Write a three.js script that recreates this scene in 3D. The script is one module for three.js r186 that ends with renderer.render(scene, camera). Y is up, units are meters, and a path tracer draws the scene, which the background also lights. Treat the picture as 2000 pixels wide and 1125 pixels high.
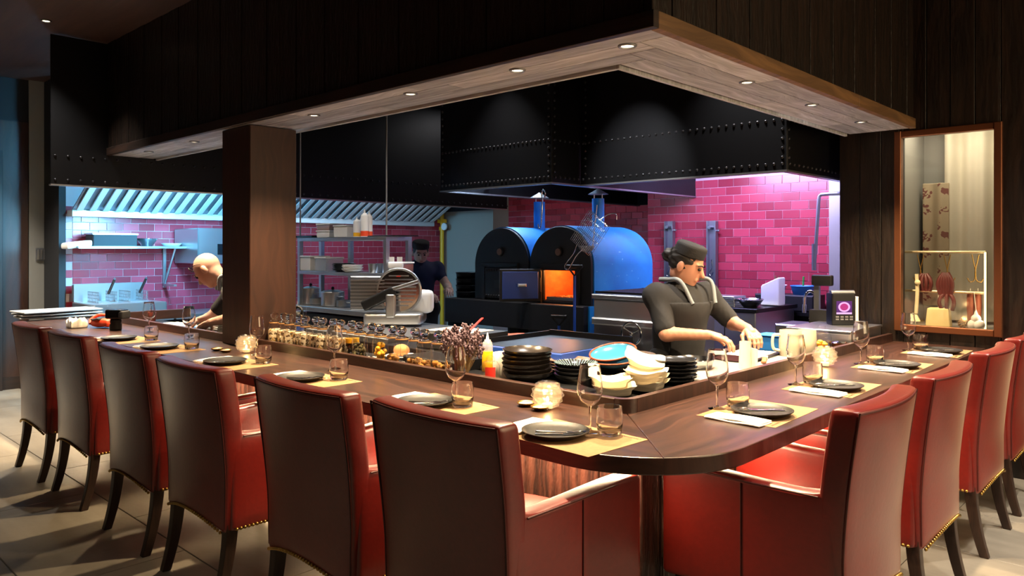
import * as THREE from 'three';
import { mergeGeometries, mergeVertices, toCreasedNormals } from 'three/addons/utils/BufferGeometryUtils.js';
import { RectAreaLightUniformsLib } from 'three/addons/lights/RectAreaLightUniformsLib.js';
RectAreaLightUniformsLib.init();

// ---------- camera, sky, exposure ----------
const scene = new THREE.Scene();
scene.background = new THREE.Color(0x000000);
const FPX = 1477, HORIZON = 486, YAW = 43.34 * Math.PI / 180;
const CAM = new THREE.Vector3(1.056, 1.36, 1.76);
const camera = new THREE.PerspectiveCamera(2 * Math.atan(562.5 / FPX) * 180 / Math.PI, 2000 / 1125, 0.05, 60);
camera.position.copy(CAM);
camera.rotation.set(0, YAW, 0);
camera.setViewOffset(2000, 1125, 0, 562.5 - HORIZON, 2000, 1125);
camera.updateProjectionMatrix();
scene.add(camera);
const renderer = new THREE.WebGLRenderer({ antialias: true });
renderer.toneMapping = THREE.LinearToneMapping;
renderer.toneMappingExposure = 1.0;
renderer.shadowMap.enabled = true;

// ---------- light levels ----------
const L = {
  soffitSpot: 21, ceilingSpot: 16, ledStrip: 230, leftHood: 540, wallGlow: 6, kitchenPanel: 7, leftHoodColor: [0.17, 0.62, 1.0],
  ovenHood: 120, ovenHoodColor: [0.62, 0.78, 1.0], rightHood: 120, rightHoodColor: [0.55, 0.5, 1.0], kitchenSpot: 20, cabinet: 22,
};
const WARM = new THREE.Color().setRGB(1.0, 0.74, 0.44);
const NEUTRAL = new THREE.Color().setRGB(1.0, 0.9, 0.76);

// ---------- helpers ----------
let seed = 7;
const rnd = (a = 0, b = 1) => { seed = (seed * 1664525 + 1013904223) >>> 0; return a + (b - a) * seed / 4294967296; };
const pick = a => a[Math.floor(rnd(0, a.length - 1e-6))];
const cy = Math.cos(YAW), sy = Math.sin(YAW);
const ray = (px, py) => { const x = (px - 1000) / FPX, y = -(py - HORIZON) / FPX; return new THREE.Vector3(x * cy - sy, y, -x * sy - cy); };
// point where the sight line through a photo pixel meets the plane axis = value
const on = (px, py, axis, v) => { const d = ray(px, py); return CAM.clone().addScaledVector(d, (v - CAM[axis]) / d[axis]); };
const names = {};
const numbered = n => { const k = names[n] = (names[n] ?? -1) + 1; return k ? n + '_' + String(k).padStart(3, '0') : n; };
const V = (x, y, z) => new THREE.Vector3(x, y, z);
function shadows(o) { o.castShadow = true; o.receiveShadow = true; return o; }
function mesh(name, geo, mat, parent = scene, pos, rot) {
  const m = shadows(new THREE.Mesh(geo, mat));
  m.name = parent === scene ? numbered(name) : name;
  if (pos) m.position.set(...(pos.isVector3 ? pos.toArray() : pos));
  if (rot) m.rotation.set(...rot);
  parent.add(m);
  return m;
}
function tag(o, label, category, group, kind) {
  o.userData.label = label; if (category) o.userData.category = category;
  if (group) o.userData.group = group; if (kind) o.userData.kind = kind;
  return o;
}
function thing(name, label, category, pos = [0, 0, 0], turn = 0, group) {
  const o = new THREE.Group(); o.name = numbered(name); scene.add(o);
  o.position.set(...(pos.isVector3 ? pos.toArray() : pos)); o.rotation.y = turn;
  return tag(o, label, category, group);
}
function struct(name, geo, mat, pos, rot) { const m = mesh(name, geo, mat, scene, pos, rot); m.userData.kind = 'structure'; return m; }
function structGroup(name, pos = [0, 0, 0]) { const o = new THREE.Group(); o.name = numbered(name); o.position.set(...pos); o.userData.kind = 'structure'; scene.add(o); return o; }
function copyOf(root, pos, turn, label, group) {
  const r = root.clone(); r.name = numbered(root.name.replace(/_\d{3}$/, '')); r.userData = { ...root.userData };
  if (label) r.userData.label = label; if (group) r.userData.group = group;
  r.position.set(...(pos.isVector3 ? pos.toArray() : pos)); if (turn !== undefined) r.rotation.y = turn;
  scene.add(r); return r;
}
// texture coordinates in metres, by the main direction of each face
function triUV(g, size = 1, swap = false) {
  const n = g.index ? g.toNonIndexed() : g; const p = n.attributes.position, uv = new Float32Array(p.count * 2);
  const a = V(), b = V(), c = V(), q = V();
  for (let i = 0; i < p.count; i += 3) {
    a.fromBufferAttribute(p, i); b.fromBufferAttribute(p, i + 1); c.fromBufferAttribute(p, i + 2);
    q.copy(b).sub(a).cross(c.clone().sub(a)); const ax = Math.abs(q.x), ay = Math.abs(q.y), az = Math.abs(q.z);
    for (let k = 0; k < 3; k++) {
      const v = k == 0 ? a : k == 1 ? b : c;
      let s, t; if (ay >= ax && ay >= az) { s = v.x; t = v.z; } else if (az >= ax) { s = v.x; t = v.y; } else { s = v.z; t = v.y; }
      if (swap) [s, t] = [t, s];
      uv[(i + k) * 2] = s / size; uv[(i + k) * 2 + 1] = t / size;
    }
  }
  n.setAttribute('uv', new THREE.BufferAttribute(uv, 2)); return n;
}
// box with rounded edges and enough rows to be bent by a function
function softBox(w, h, d, r, nx = 1, ny = 1, nz = 1, bend) {
  const axis = (L, n) => { const H = L / 2, a = [-H, -H + r * 0.3, -H + r]; for (let i = 1; i < n; i++) a.push(-H + r + (L - 2 * r) * i / n); a.push(H - r, H - r * 0.3, H); return a; };
  const X = axis(w, nx), Y = axis(h, ny), Z = axis(d, nz);
  let g = new THREE.BoxGeometry(1, 1, 1, X.length - 1, Y.length - 1, Z.length - 1);
  const p = g.attributes.position, q = V(), inn = V();
  for (let i = 0; i < p.count; i++) {
    q.set(X[Math.round((p.getX(i) + .5) * (X.length - 1))], Y[Math.round((p.getY(i) + .5) * (Y.length - 1))], Z[Math.round((p.getZ(i) + .5) * (Z.length - 1))]);
    inn.set(Math.max(-w / 2 + r, Math.min(w / 2 - r, q.x)), Math.max(-h / 2 + r, Math.min(h / 2 - r, q.y)), Math.max(-d / 2 + r, Math.min(d / 2 - r, q.z)));
    q.sub(inn); if (q.lengthSq() > 1e-12) q.setLength(r); q.add(inn);
    if (bend) bend(q); p.setXYZ(i, q.x, q.y, q.z);
  }
  g.deleteAttribute('uv'); g.deleteAttribute('normal'); g = mergeVertices(g, 1e-6); g.computeVertexNormals();
  g.setAttribute('uv', new THREE.BufferAttribute(new Float32Array(g.attributes.position.count * 2), 2));
  return g;
}
const move = (g, x, y, z) => g.translate(x, y, z);
const boxG = (w, h, d, x = 0, y = 0, z = 0) => new THREE.BoxGeometry(w, h, d).translate(x, y, z);
// box with chamfered edges, given by its two corners
function chamfer(x0, x1, y0, y1, z0, z1, b = 0.003) {
  const s = new THREE.Shape(); const w = (x1 - x0) / 2 - b, h = (y1 - y0) / 2 - b;
  s.moveTo(-w, -h); s.lineTo(w, -h); s.lineTo(w, h); s.lineTo(-w, h);
  return new THREE.ExtrudeGeometry(s, { depth: z1 - z0 - 2 * b, bevelEnabled: true, bevelThickness: b, bevelSize: b, bevelSegments: 1 }).translate((x0 + x1) / 2, (y0 + y1) / 2, z0 + b);
}
const cyl = (r0, r1, h, n = 24, x = 0, y = 0, z = 0) => new THREE.CylinderGeometry(r1, r0, h, n).translate(x, y + h / 2, z);
const lathe = (pts, n = 32) => new THREE.LatheGeometry(pts.map(p => new THREE.Vector2(p[0], p[1])), n);
function tube(pts, r, n = 24, rs = 8, closed = false) { return new THREE.TubeGeometry(new THREE.CatmullRomCurve3(pts.map(p => p.isVector3 ? p : V(...p)), closed, 'catmullrom', 0.5), n, r, rs, closed); }
function rod(a, b, r, n = 8) { a = a.isVector3 ? a : V(...a); b = b.isVector3 ? b : V(...b); const d = b.clone().sub(a), g = new THREE.CylinderGeometry(r, r, d.length(), n); g.applyQuaternion(new THREE.Quaternion().setFromUnitVectors(V(0, 1, 0), d.clone().normalize())); return g.translate((a.x + b.x) / 2, (a.y + b.y) / 2, (a.z + b.z) / 2); }
const merge = a => { const all = a.map(g => { const n = g.index ? g.toNonIndexed() : g; for (const k of Object.keys(n.attributes)) if (!['position', 'normal', 'uv'].includes(k)) n.deleteAttribute(k); return n; }); return mergeGeometries(all); };
function ball(r, x = 0, y = 0, z = 0, sx = 1, sY = 1, sz = 1, n = 16) { return new THREE.SphereGeometry(r, n, Math.max(6, n * 0.7 | 0)).scale(sx, sY, sz).translate(x, y, z); }
// smooth skin around a signed distance function (surface nets)
function skin(f, min, max, cell) {
  const n = [0, 1, 2].map(i => Math.ceil((max[i] - min[i]) / cell) + 1), [nx, ny, nz] = n;
  const F = new Float32Array(nx * ny * nz), id = (i, j, k) => i + nx * (j + ny * k);
  for (let k = 0; k < nz; k++) for (let j = 0; j < ny; j++) for (let i = 0; i < nx; i++) F[id(i, j, k)] = f(min[0] + i * cell, min[1] + j * cell, min[2] + k * cell);
  const vi = new Int32Array(nx * ny * nz).fill(-1), pos = [], idx = [];
  const C8 = [[0, 0, 0], [1, 0, 0], [0, 1, 0], [1, 1, 0], [0, 0, 1], [1, 0, 1], [0, 1, 1], [1, 1, 1]];
  const E12 = [[0, 1], [2, 3], [4, 5], [6, 7], [0, 2], [1, 3], [4, 6], [5, 7], [0, 4], [1, 5], [2, 6], [3, 7]];
  for (let k = 0; k < nz - 1; k++) for (let j = 0; j < ny - 1; j++) for (let i = 0; i < nx - 1; i++) {
    let m = 0; const v = C8.map((c, q) => { const x = F[id(i + c[0], j + c[1], k + c[2])]; if (x < 0) m |= 1 << q; return x; });
    if (m === 0 || m === 255) continue;
    let sx = 0, sY = 0, sz = 0, c = 0;
    for (const [a, b] of E12) if ((v[a] < 0) !== (v[b] < 0)) { const t = v[a] / (v[a] - v[b]); sx += C8[a][0] + t * (C8[b][0] - C8[a][0]); sY += C8[a][1] + t * (C8[b][1] - C8[a][1]); sz += C8[a][2] + t * (C8[b][2] - C8[a][2]); c++; }
    vi[id(i, j, k)] = pos.length / 3; pos.push(min[0] + (i + sx / c) * cell, min[1] + (j + sY / c) * cell, min[2] + (k + sz / c) * cell);
  }
  const quad = (a, b, c, d, flip) => { if (a < 0 || b < 0 || c < 0 || d < 0) return; flip ? idx.push(a, c, b, a, d, c) : idx.push(a, b, c, a, c, d); };
  for (let k = 1; k < nz - 1; k++) for (let j = 1; j < ny - 1; j++) for (let i = 1; i < nx - 1; i++) {
    const s = F[id(i, j, k)] < 0;
    if (s !== F[id(i + 1, j, k)] < 0) quad(vi[id(i, j - 1, k - 1)], vi[id(i, j, k - 1)], vi[id(i, j, k)], vi[id(i, j - 1, k)], !s);
    if (s !== F[id(i, j + 1, k)] < 0) quad(vi[id(i - 1, j, k - 1)], vi[id(i - 1, j, k)], vi[id(i, j, k)], vi[id(i, j, k - 1)], !s);
    if (s !== F[id(i, j, k + 1)] < 0) quad(vi[id(i - 1, j - 1, k)], vi[id(i, j - 1, k)], vi[id(i, j, k)], vi[id(i - 1, j, k)], !s);
  }
  const g = new THREE.BufferGeometry(); g.setAttribute('position', new THREE.Float32BufferAttribute(pos, 3)); g.setIndex(idx); g.computeVertexNormals();
  g.setAttribute('uv', new THREE.BufferAttribute(new Float32Array(pos.length / 3 * 2), 2)); return g;
}
const smin = (a, b, k) => { const h = Math.max(k - Math.abs(a - b), 0) / k; return Math.min(a, b) - h * h * k * 0.25; };
function cap(x, y, z, a, b, ra, rb) { const bx = b[0] - a[0], by = b[1] - a[1], bz = b[2] - a[2], px = x - a[0], py = y - a[1], pz = z - a[2]; const t = Math.max(0, Math.min(1, (px * bx + py * by + pz * bz) / (bx * bx + by * by + bz * bz + 1e-9))); return Math.hypot(px - bx * t, py - by * t, pz - bz * t) - (ra + (rb - ra) * t); }
const ell = (x, y, z, c, r) => { const k = Math.hypot((x - c[0]) / r[0], (y - c[1]) / r[1], (z - c[2]) / r[2]); return (k - 1) * Math.min(...r); };

// ---------- procedural textures ----------
const hash = (x, y, s) => { let h = (x * 374761393 + y * 668265263 + s * 2147483647) | 0; h = Math.imul(h ^ (h >>> 13), 1274126177); return ((h ^ (h >>> 16)) >>> 0) / 4294967296; };
function vnoise(x, y, px, py, s) { const xi = Math.floor(x), yi = Math.floor(y), fx = x - xi, fy = y - yi, u = fx * fx * (3 - 2 * fx), v = fy * fy * (3 - 2 * fy), w = (a, p) => ((a % p) + p) % p; const a = hash(w(xi, px), w(yi, py), s), b = hash(w(xi + 1, px), w(yi, py), s), c = hash(w(xi, px), w(yi + 1, py), s), d = hash(w(xi + 1, px), w(yi + 1, py), s); return a + (b - a) * u + (c - a) * v + (a - b - c + d) * u * v; }
function fbm(u, v, fu, fv, oct, s) { let t = 0, a = 0.5, n = 0; for (let o = 0; o < oct; o++) { t += a * vnoise(u * fu, v * fv, fu, fv, s + o); n += a; a *= 0.55; fu *= 2; fv *= 2; } return t / n; }
function makeTex(n, fn, srgb = true) {
  const d = new Uint8Array(n * n * 4);
  for (let y = 0; y < n; y++) for (let x = 0; x < n; x++) { const c = fn(x / n, y / n); for (let k = 0; k < 3; k++) d[(y * n + x) * 4 + k] = Math.max(0, Math.min(255, (Array.isArray(c) ? c[k] : c) * 255)); d[(y * n + x) * 4 + 3] = 255; }
  const t = new THREE.DataTexture(d, n, n); t.wrapS = t.wrapT = THREE.RepeatWrapping; t.magFilter = THREE.LinearFilter; t.minFilter = THREE.LinearMipmapLinearFilter; t.generateMipmaps = true; if (srgb) t.colorSpace = THREE.SRGBColorSpace; t.needsUpdate = true; return t;
}
const mix3 = (a, b, t) => [a[0] + (b[0] - a[0]) * t, a[1] + (b[1] - a[1]) * t, a[2] + (b[2] - a[2]) * t];
const grain = (u, v) => { const warp = fbm(u, v, 3, 6, 3, 5) * 0.12; return 0.55 * fbm(u, v + warp, 3, 40, 4, 11) + 0.45 * fbm(u, v + warp, 6, 110, 3, 23); };
const grainField = new Float32Array(512 * 512); for (let y = 0; y < 512; y++) for (let x = 0; x < 512; x++) grainField[y * 512 + x] = grain(x / 512, y / 512);
const G = (u, v) => grainField[Math.round(v * 512) * 512 + Math.round(u * 512)];
const woodMap = (a, b, sharp = 2.2) => makeTex(512, (u, v) => mix3(a, b, Math.min(1, Math.max(0, (G(u, v) - 0.5) * sharp + 0.5))));
const woodBump = makeTex(512, G, false);
const roughBump = makeTex(512, (u, v) => { const g = fbm(u, v, 5, 48, 4, 41), k = fbm(u, v, 26, 64, 3, 61); return 0.6 * g + 0.4 * Math.pow(k, 1.6); }, false);
const fineBump = makeTex(256, (u, v) => fbm(u, v, 40, 40, 3, 3), false);
const softBump = makeTex(256, (u, v) => 0.6 * fbm(u, v, 6, 6, 4, 9) + 0.4 * fbm(u, v, 60, 60, 2, 19), false);
const brushed = makeTex(256, (u, v) => fbm(u, v, 3, 120, 3, 29), false);

// ---------- materials ----------
const std = (hex, rough = 0.6, metal = 0, o = {}) => new THREE.MeshStandardMaterial({ color: hex, roughness: rough, metalness: metal, ...o });
const M = {
  counter: new THREE.MeshPhysicalMaterial({ map: woodMap([0.165, 0.10, 0.078], [0.29, 0.18, 0.14]), roughness: 0.34, bumpMap: woodBump, bumpScale: 0.0006, clearcoat: 0.35, clearcoatRoughness: 0.22 }),
  darkWood: std(0xffffff, 0.5, 0, { map: woodMap([0.10, 0.06, 0.045], [0.18, 0.11, 0.08]), bumpMap: woodBump, bumpScale: 0.0008 }),
  columnWood: std(0xffffff, 0.45, 0, { map: woodMap([0.19, 0.11, 0.078], [0.26, 0.155, 0.11]), bumpMap: woodBump, bumpScale: 0.0004 }),
  roughWood: std(0xffffff, 0.4, 0, { map: woodMap([0.075, 0.055, 0.045], [0.15, 0.105, 0.082], 3), bumpMap: roughBump, bumpScale: 0.006 }),
  baseWood: std(0xffffff, 0.38, 0, { map: woodMap([0.12, 0.065, 0.05], [0.27, 0.15, 0.115], 3), bumpMap: roughBump, bumpScale: 0.007 }),
  trimWood: std(0xffffff, 0.6, 0, { map: woodMap([0.36, 0.26, 0.16], [0.50, 0.37, 0.23]), bumpMap: woodBump, bumpScale: 0.001 }),
  greyBoards: [[0.74, 0.76, 0.79], [0.82, 0.84, 0.86], [0.68, 0.70, 0.73]].map(c => std(0xffffff, 0.6, 0, { map: woodMap(c.map(x => x * 0.72), c, 2.2), bumpMap: woodBump, bumpScale: 0.0012 })),
  ceiling: std(0xffffff, 0.6, 0, { map: woodMap([0.22, 0.15, 0.14], [0.31, 0.22, 0.20], 1.4) }),
  legWood: std(0xffffff, 0.42, 0, { map: woodMap([0.15, 0.095, 0.07], [0.25, 0.17, 0.13]) }),
  leather: new THREE.MeshPhysicalMaterial({ map: makeTex(512, (u, v) => { const n = fbm(u, v, 4, 4, 5, 71), k = fbm(u, v, 50, 50, 2, 75); return mix3([0.38, 0.055, 0.036], [0.51, 0.098, 0.06], n * 0.8 + k * 0.3); }), roughness: 0.36, bumpMap: softBump, bumpScale: 0.0009, clearcoat: 0.8, clearcoatRoughness: 0.36, sheen: 0.5, sheenRoughness: 0.5, sheenColor: new THREE.Color().setRGB(0.8, 0.6, 0.34) }),
  filterSteel: std(0xc4cacf, 0.5, 0.4), frameCopper: std(0x7a4c33, 0.35, 0.7),
  brass: std(0xb08d4a, 0.3, 1), blackSteel: std(0x1b1c20, 0.42, 0.75, { bumpMap: softBump, bumpScale: 0.0006 }), rivet: std(0x34353a, 0.35, 0.8),
  ovenBlack: std(0x17181d, 0.55, 0.3, { bumpMap: softBump, bumpScale: 0.0012 }), ovenBlue: std(0xffffff, 0.5, 0.0, { map: makeTex(512, (u, v) => { const n = fbm(u, v, 5, 5, 5, 91), c = fbm(u, v, 30, 30, 3, 97); return c > 0.82 ? [0.50, 0.70, 0.82] : mix3([0.03, 0.40, 0.68], [0.09, 0.52, 0.80], n); }) }),
  steel: std(0xb9bcc0, 0.3, 0.95, { bumpMap: brushed, bumpScale: 0.0002 }), steelDull: std(0x8d9095, 0.42, 0.9), chrome: std(0xd8dade, 0.12, 1), darkMetal: std(0x2a2b2e, 0.4, 0.8),
  plate: std(0x1b1816, 0.46, 0, { bumpMap: softBump, bumpScale: 0.0003 }), blackGlaze: std(0x1b1b1d, 0.22), brownPlate: std(0x4a3b30, 0.5), cream: std(0xe2d6bd, 0.4), white: std(0xe9e6df, 0.55), whitePlastic: std(0xe6e8ea, 0.45),
  kraft: std(0xffffff, 0.8, 0, { map: makeTex(256, (u, v) => { const n = fbm(u, v, 30, 30, 3, 51); return mix3([0.57, 0.43, 0.28], [0.65, 0.50, 0.335], n); }) }), napkin: std(0xf1ece2, 0.85, 0, { bumpMap: fineBump, bumpScale: 0.0004 }), print: std(0x1c1a18, 0.7),
  solidGlass: new THREE.MeshPhysicalMaterial({ color: 0xffffff, roughness: 0.01, transmission: 1, thickness: 0.003, ior: 1.5 }),
  glass: new THREE.MeshPhysicalMaterial({ color: 0xffffff, roughness: 0.06, transmission: 1, thickness: 0, ior: 1.5, side: THREE.DoubleSide }),
  crystal: new THREE.MeshPhysicalMaterial({ color: 0xfffaf2, roughness: 0.22, transmission: 1, thickness: 0, ior: 1.6, side: THREE.DoubleSide, flatShading: true }),
  grout: std(0xb9a9ab, 0.8), skin: std(0xb9836a, 0.55), skinLight: std(0xc79a86, 0.55), blackCloth: std(0x1d1d20, 0.9, 0, { bumpMap: softBump, bumpScale: 0.002 }), greyCloth: std(0x7d848b, 0.9), hair: std(0x16110f, 0.6), black: std(0x101012, 0.5), blackGloss: std(0x0c0c0e, 0.2), rubber: std(0x18181a, 0.75),
  greyWall: std(0x8d8c86, 0.75, 0, { bumpMap: fineBump, bumpScale: 0.0005 }), darkPaint: std(0x1c1c1f, 0.7), yellow: std(0xd9a31a, 0.45), orange: std(0xd8431c, 0.6), bluePlastic: std(0x2f7fd0, 0.4), blueDeep: std(0x1c3f8f, 0.35), redPlastic: std(0xc8281e, 0.45), green: std(0x2f9a3e, 0.5), oil: std(0xd9a018, 0.25), copper: std(0xb8734a, 0.25, 1), paper: std(0xe8e2d4, 0.9), stone: std(0x9a9690, 0.5), food: std(0x8a4d1c, 0.7), salt: std(0xd8cdb8, 0.9), herb: std(0x4a4425, 0.9), lemon: std(0xe0a91e, 0.5), wax: std(0xf3ead6, 0.6), clearPlastic: new THREE.MeshPhysicalMaterial({ color: 0xf2f5f7, roughness: 0.25, transmission: 0.75, thickness: 0, side: THREE.DoubleSide }),
  lamp: new THREE.MeshStandardMaterial({ color: 0x000000, emissive: new THREE.Color().setRGB(1, 0.82, 0.52), emissiveIntensity: 9 }),
  coolLamp: new THREE.MeshStandardMaterial({ color: 0x000000, emissive: new THREE.Color().setRGB(0.55, 0.82, 1), emissiveIntensity: 4 }), flame: new THREE.MeshStandardMaterial({ color: 0x000000, emissive: new THREE.Color().setRGB(1, 0.62, 0.2), emissiveIntensity: 14 }),
};
// ---------- room shell ----------
const CEIL = 3.02, KF = -0.2;
{ // dining floor of large stone tiles
  const floorMaps = [0, 1, 2].map(k => std(0xffffff, 0.42, 0, { map: makeTex(512, (u, v) => { const n = fbm(u, v, 4, 7, 5, 101 + k * 7), w = fbm(u, v, 2, 22, 4, 131 + k * 5); return mix3([0.40, 0.375, 0.335], [0.56, 0.53, 0.48], n * 0.7 + w * 0.35); }), bumpMap: softBump, bumpScale: 0.0012 }));
  const fl = structGroup('floor');
  mesh('floor_bed', boxG(10.7, 0.1, 8.1, -2.25, -0.062, 0.35), std(0x6b655c, 0.9), fl);
  const variants = [0, 1, 2, 3].map(k => triUV(chamfer(0.002, 1.198, -0.012, 0, 0.002, 0.595, 0.002).translate(k * 0.37, 0, k * 0.71), 1.1).translate(-k * 0.37, 0, -k * 0.71));
  for (let r = -7; r < 5; r++) for (let c = -7; c < 3; c++) {
    const z = 0.29 + r * 0.597, x = -3.56 + c * 1.2 + (((r % 2) + 2) % 2) * 0.6 + 2.4;
    if (z + 0.6 < -3.5 || x < -8.1 || x > 1.9) continue;
    if (z + 0.3 < -0.3 && x + 1.2 < -0.3) continue;
    mesh('floor_tile', variants[(r * 3 + c * 5 + 60) % 4], floorMaps[(r * 5 + c * 7 + 80) % 3], fl, [x, 0, z]);
  }
  struct('floor_kitchen', boxG(7.6, 0.1, 5.5, -4.2, KF - 0.05, -3.1), std(0x4a4646, 0.6));
}
struct('ceiling', triUV(boxG(11, 0.12, 10, -2.4, CEIL + 0.06, -0.8), 2.2), M.ceiling);
{ // dining-room walls
  const wl = structGroup('wall_left');
  mesh('wall_core', boxG(0.15, CEIL, 4.8, -7.6, CEIL / 2, 2.0), M.darkPaint, wl);
  for (let i = 0; i < 5; i++) mesh('wood_panel', triUV(chamfer(-7.525, -7.505, 0.12, 2.6, -0.385 + i * 0.95, 0.545 + i * 0.95, 0.004), 1.3, true), M.columnWood, wl);
  struct('baseboard_left', triUV(chamfer(-7.525, -7.495, 0, 0.12, -0.39, 4.3), 1), M.darkWood);
  struct('trim_1', triUV(chamfer(-7.53, -7.46, 0, 2.3, -0.16, -0.06), 1, true), M.darkWood);
  struct('wall_grey_end', boxG(0.15, CEIL, 0.42, -7.58, CEIL / 2, -0.6), M.greyWall);
  const jm = on(128, 500, 'x', -7.05).z;
  struct('trim_2', boxG(0.52, CEIL - KF, 0.06, -7.3, (CEIL + KF) / 2, jm + 0.03), M.darkPaint);
  struct('wall_front', boxG(10.7, CEIL, 0.12, -2.3, CEIL / 2, 4.3), M.darkPaint);
  struct('wall_right', boxG(0.12, CEIL, 8, 2.95, CEIL / 2, 0.35), M.darkPaint);
}
{ // wall with the display window, clad in rough upright boards
  const z = -3.55, x0 = -0.867, x1 = 2.9, wx0 = -0.49, wx1 = 0.065, wy0 = 0.86, wy1 = 2.095;
  const w = structGroup('wall_back');
  for (const [a, b, c, d] of [[x0, wx0, 0, CEIL], [wx1, x1, 0, CEIL], [wx0, wx1, 0, wy0], [wx0, wx1, wy1, CEIL]]) mesh('wall_core', boxG(b - a, d - c, 0.1, (a + b) / 2, (c + d) / 2, z - 0.07), M.darkPaint, w);
  const pw = 0.135;
  for (let x = x0; x < x1 - 0.01; x += pw) {
    const e = Math.min(x + pw - 0.004, x1), d = rnd(0, 0.006);
    const put = (xa, xb, ya, yb) => { if (xb - xa > 0.006) mesh('wall_board', triUV(chamfer(xa, xb, ya, yb, z - 0.02, z + d, 0.002), 1.1, true), M.roughWood, w); };
    if (e <= wx0 || x >= wx1) put(x, e, 0, CEIL);
    else { if (x < wx0) put(x, wx0, 0, CEIL); if (e > wx1) put(wx1, e, 0, CEIL); put(Math.max(x, wx0), Math.min(e, wx1), 0, wy0); put(Math.max(x, wx0), Math.min(e, wx1), wy1, CEIL); }
  }
  const wn = structGroup('window_1');
  for (const [a, b, c, d] of [[wx0 - 0.022, wx0 + 0.02, wy0 - 0.03, wy1 + 0.025], [wx1 - 0.02, wx1 + 0.022, wy0 - 0.03, wy1 + 0.025]]) mesh('window_frame', chamfer(a, b, c, d, z - 0.02, z + 0.035, 0.004), M.frameCopper, wn);
  for (const [c, d] of [[wy0 - 0.03, wy0 + 0.012], [wy1 - 0.017, wy1 + 0.025]]) mesh('window_frame', chamfer(wx0 + 0.02, wx1 - 0.02, c, d, z - 0.02, z + 0.03, 0.004), M.frameCopper, wn);
  mesh('pane', boxG(wx1 - wx0 - 0.03, wy1 - wy0 - 0.03, 0.006, (wx0 + wx1) / 2, (wy0 + wy1) / 2, z - 0.005), M.glass, wn);
  // show case behind the pane
  const sc = structGroup('wall_showcase');
  const cx0 = wx0 - 0.02, cx1 = wx1 + 0.25, zb = z - 0.62;
  mesh('showcase_floor', boxG(cx1 - cx0, 0.04, 0.56, (cx0 + cx1) / 2, wy0 - 0.03, z - 0.38), M.stone, sc);
  mesh('showcase_back', boxG(cx1 - cx0 + 0.1, 1.6, 0.03, (cx0 + cx1) / 2, 1.5, zb - 0.03), M.greyWall, sc);
  mesh('showcase_side', boxG(0.03, 1.6, 0.56, cx0 - 0.015, 1.5, z - 0.38), M.greyWall, sc);
  mesh('showcase_side', boxG(0.03, 1.6, 0.56, cx1 + 0.015, 1.5, z - 0.38), M.greyWall, sc);
  mesh('showcase_top', boxG(cx1 - cx0, 0.03, 0.56, (cx0 + cx1) / 2, 2.3, z - 0.38), M.greyWall, sc);
  const cur = new THREE.PlaneGeometry(cx1 - cx0 - 0.16, 1.4, 120, 1), p = cur.attributes.position;
  for (let i = 0; i < p.count; i++) { const x = p.getX(i); p.setZ(i, 0.018 * Math.sin(x * 34) + 0.012 * Math.sin(x * 61 + 1)); }
  cur.computeVertexNormals();
  tag(mesh('curtain', cur, std(0xcfc9b6, 0.9, 0, { side: THREE.DoubleSide }), scene, [(cx0 + cx1) / 2 + 0.07, 1.57, zb + 0.05]), 'pale folded curtain hanging at the back of the copper-framed window', 'curtain');
  const flo = makeTex(256, (u, v) => { const a = fbm(u, v, 5, 5, 3, 301), b = fbm(u, v, 14, 14, 2, 311); return a > 0.53 && b > 0.42 ? [0.45, 0.27, 0.24] : [0.66, 0.60, 0.50]; });
  tag(mesh('patterned_drape', triUV(softBox(0.16, 0.85, 0.02, 0.008, 12, 1, 1, q => { q.z += 0.012 * Math.sin(q.x * 60); }), 0.3), std(0xffffff, 0.9, 0, { map: flo }), scene, [wx0 + 0.085, 1.39, zb + 0.1]), 'narrow drape with faded red floral pattern behind the window', 'drape');
  const lt = new THREE.RectAreaLight(new THREE.Color().setRGB(1, 0.86, 0.62), L.cabinet, 0.45, 0.3); lt.position.set((wx0 + wx1) / 2, 2.26, z - 0.3); lt.lookAt((wx0 + wx1) / 2, 0, z - 0.34); shadows(lt); scene.add(lt);
  const cl = thing('cabinet_lamp', 'flat lamp panel in the roof of the show case behind the window', 'lamp', [(wx0 + wx1) / 2, 2.27, z - 0.3]);
  mesh('housing', boxG(0.47, 0.02, 0.32, 0, 0.004, 0), M.darkMetal, cl); mesh('diffuser', boxG(0.45, 0.004, 0.3, 0, -0.0075, 0), new THREE.MeshStandardMaterial({ color: 0x222222, emissive: new THREE.Color().setRGB(1, 0.86, 0.62), emissiveIntensity: 2 }), cl);
}
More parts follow.
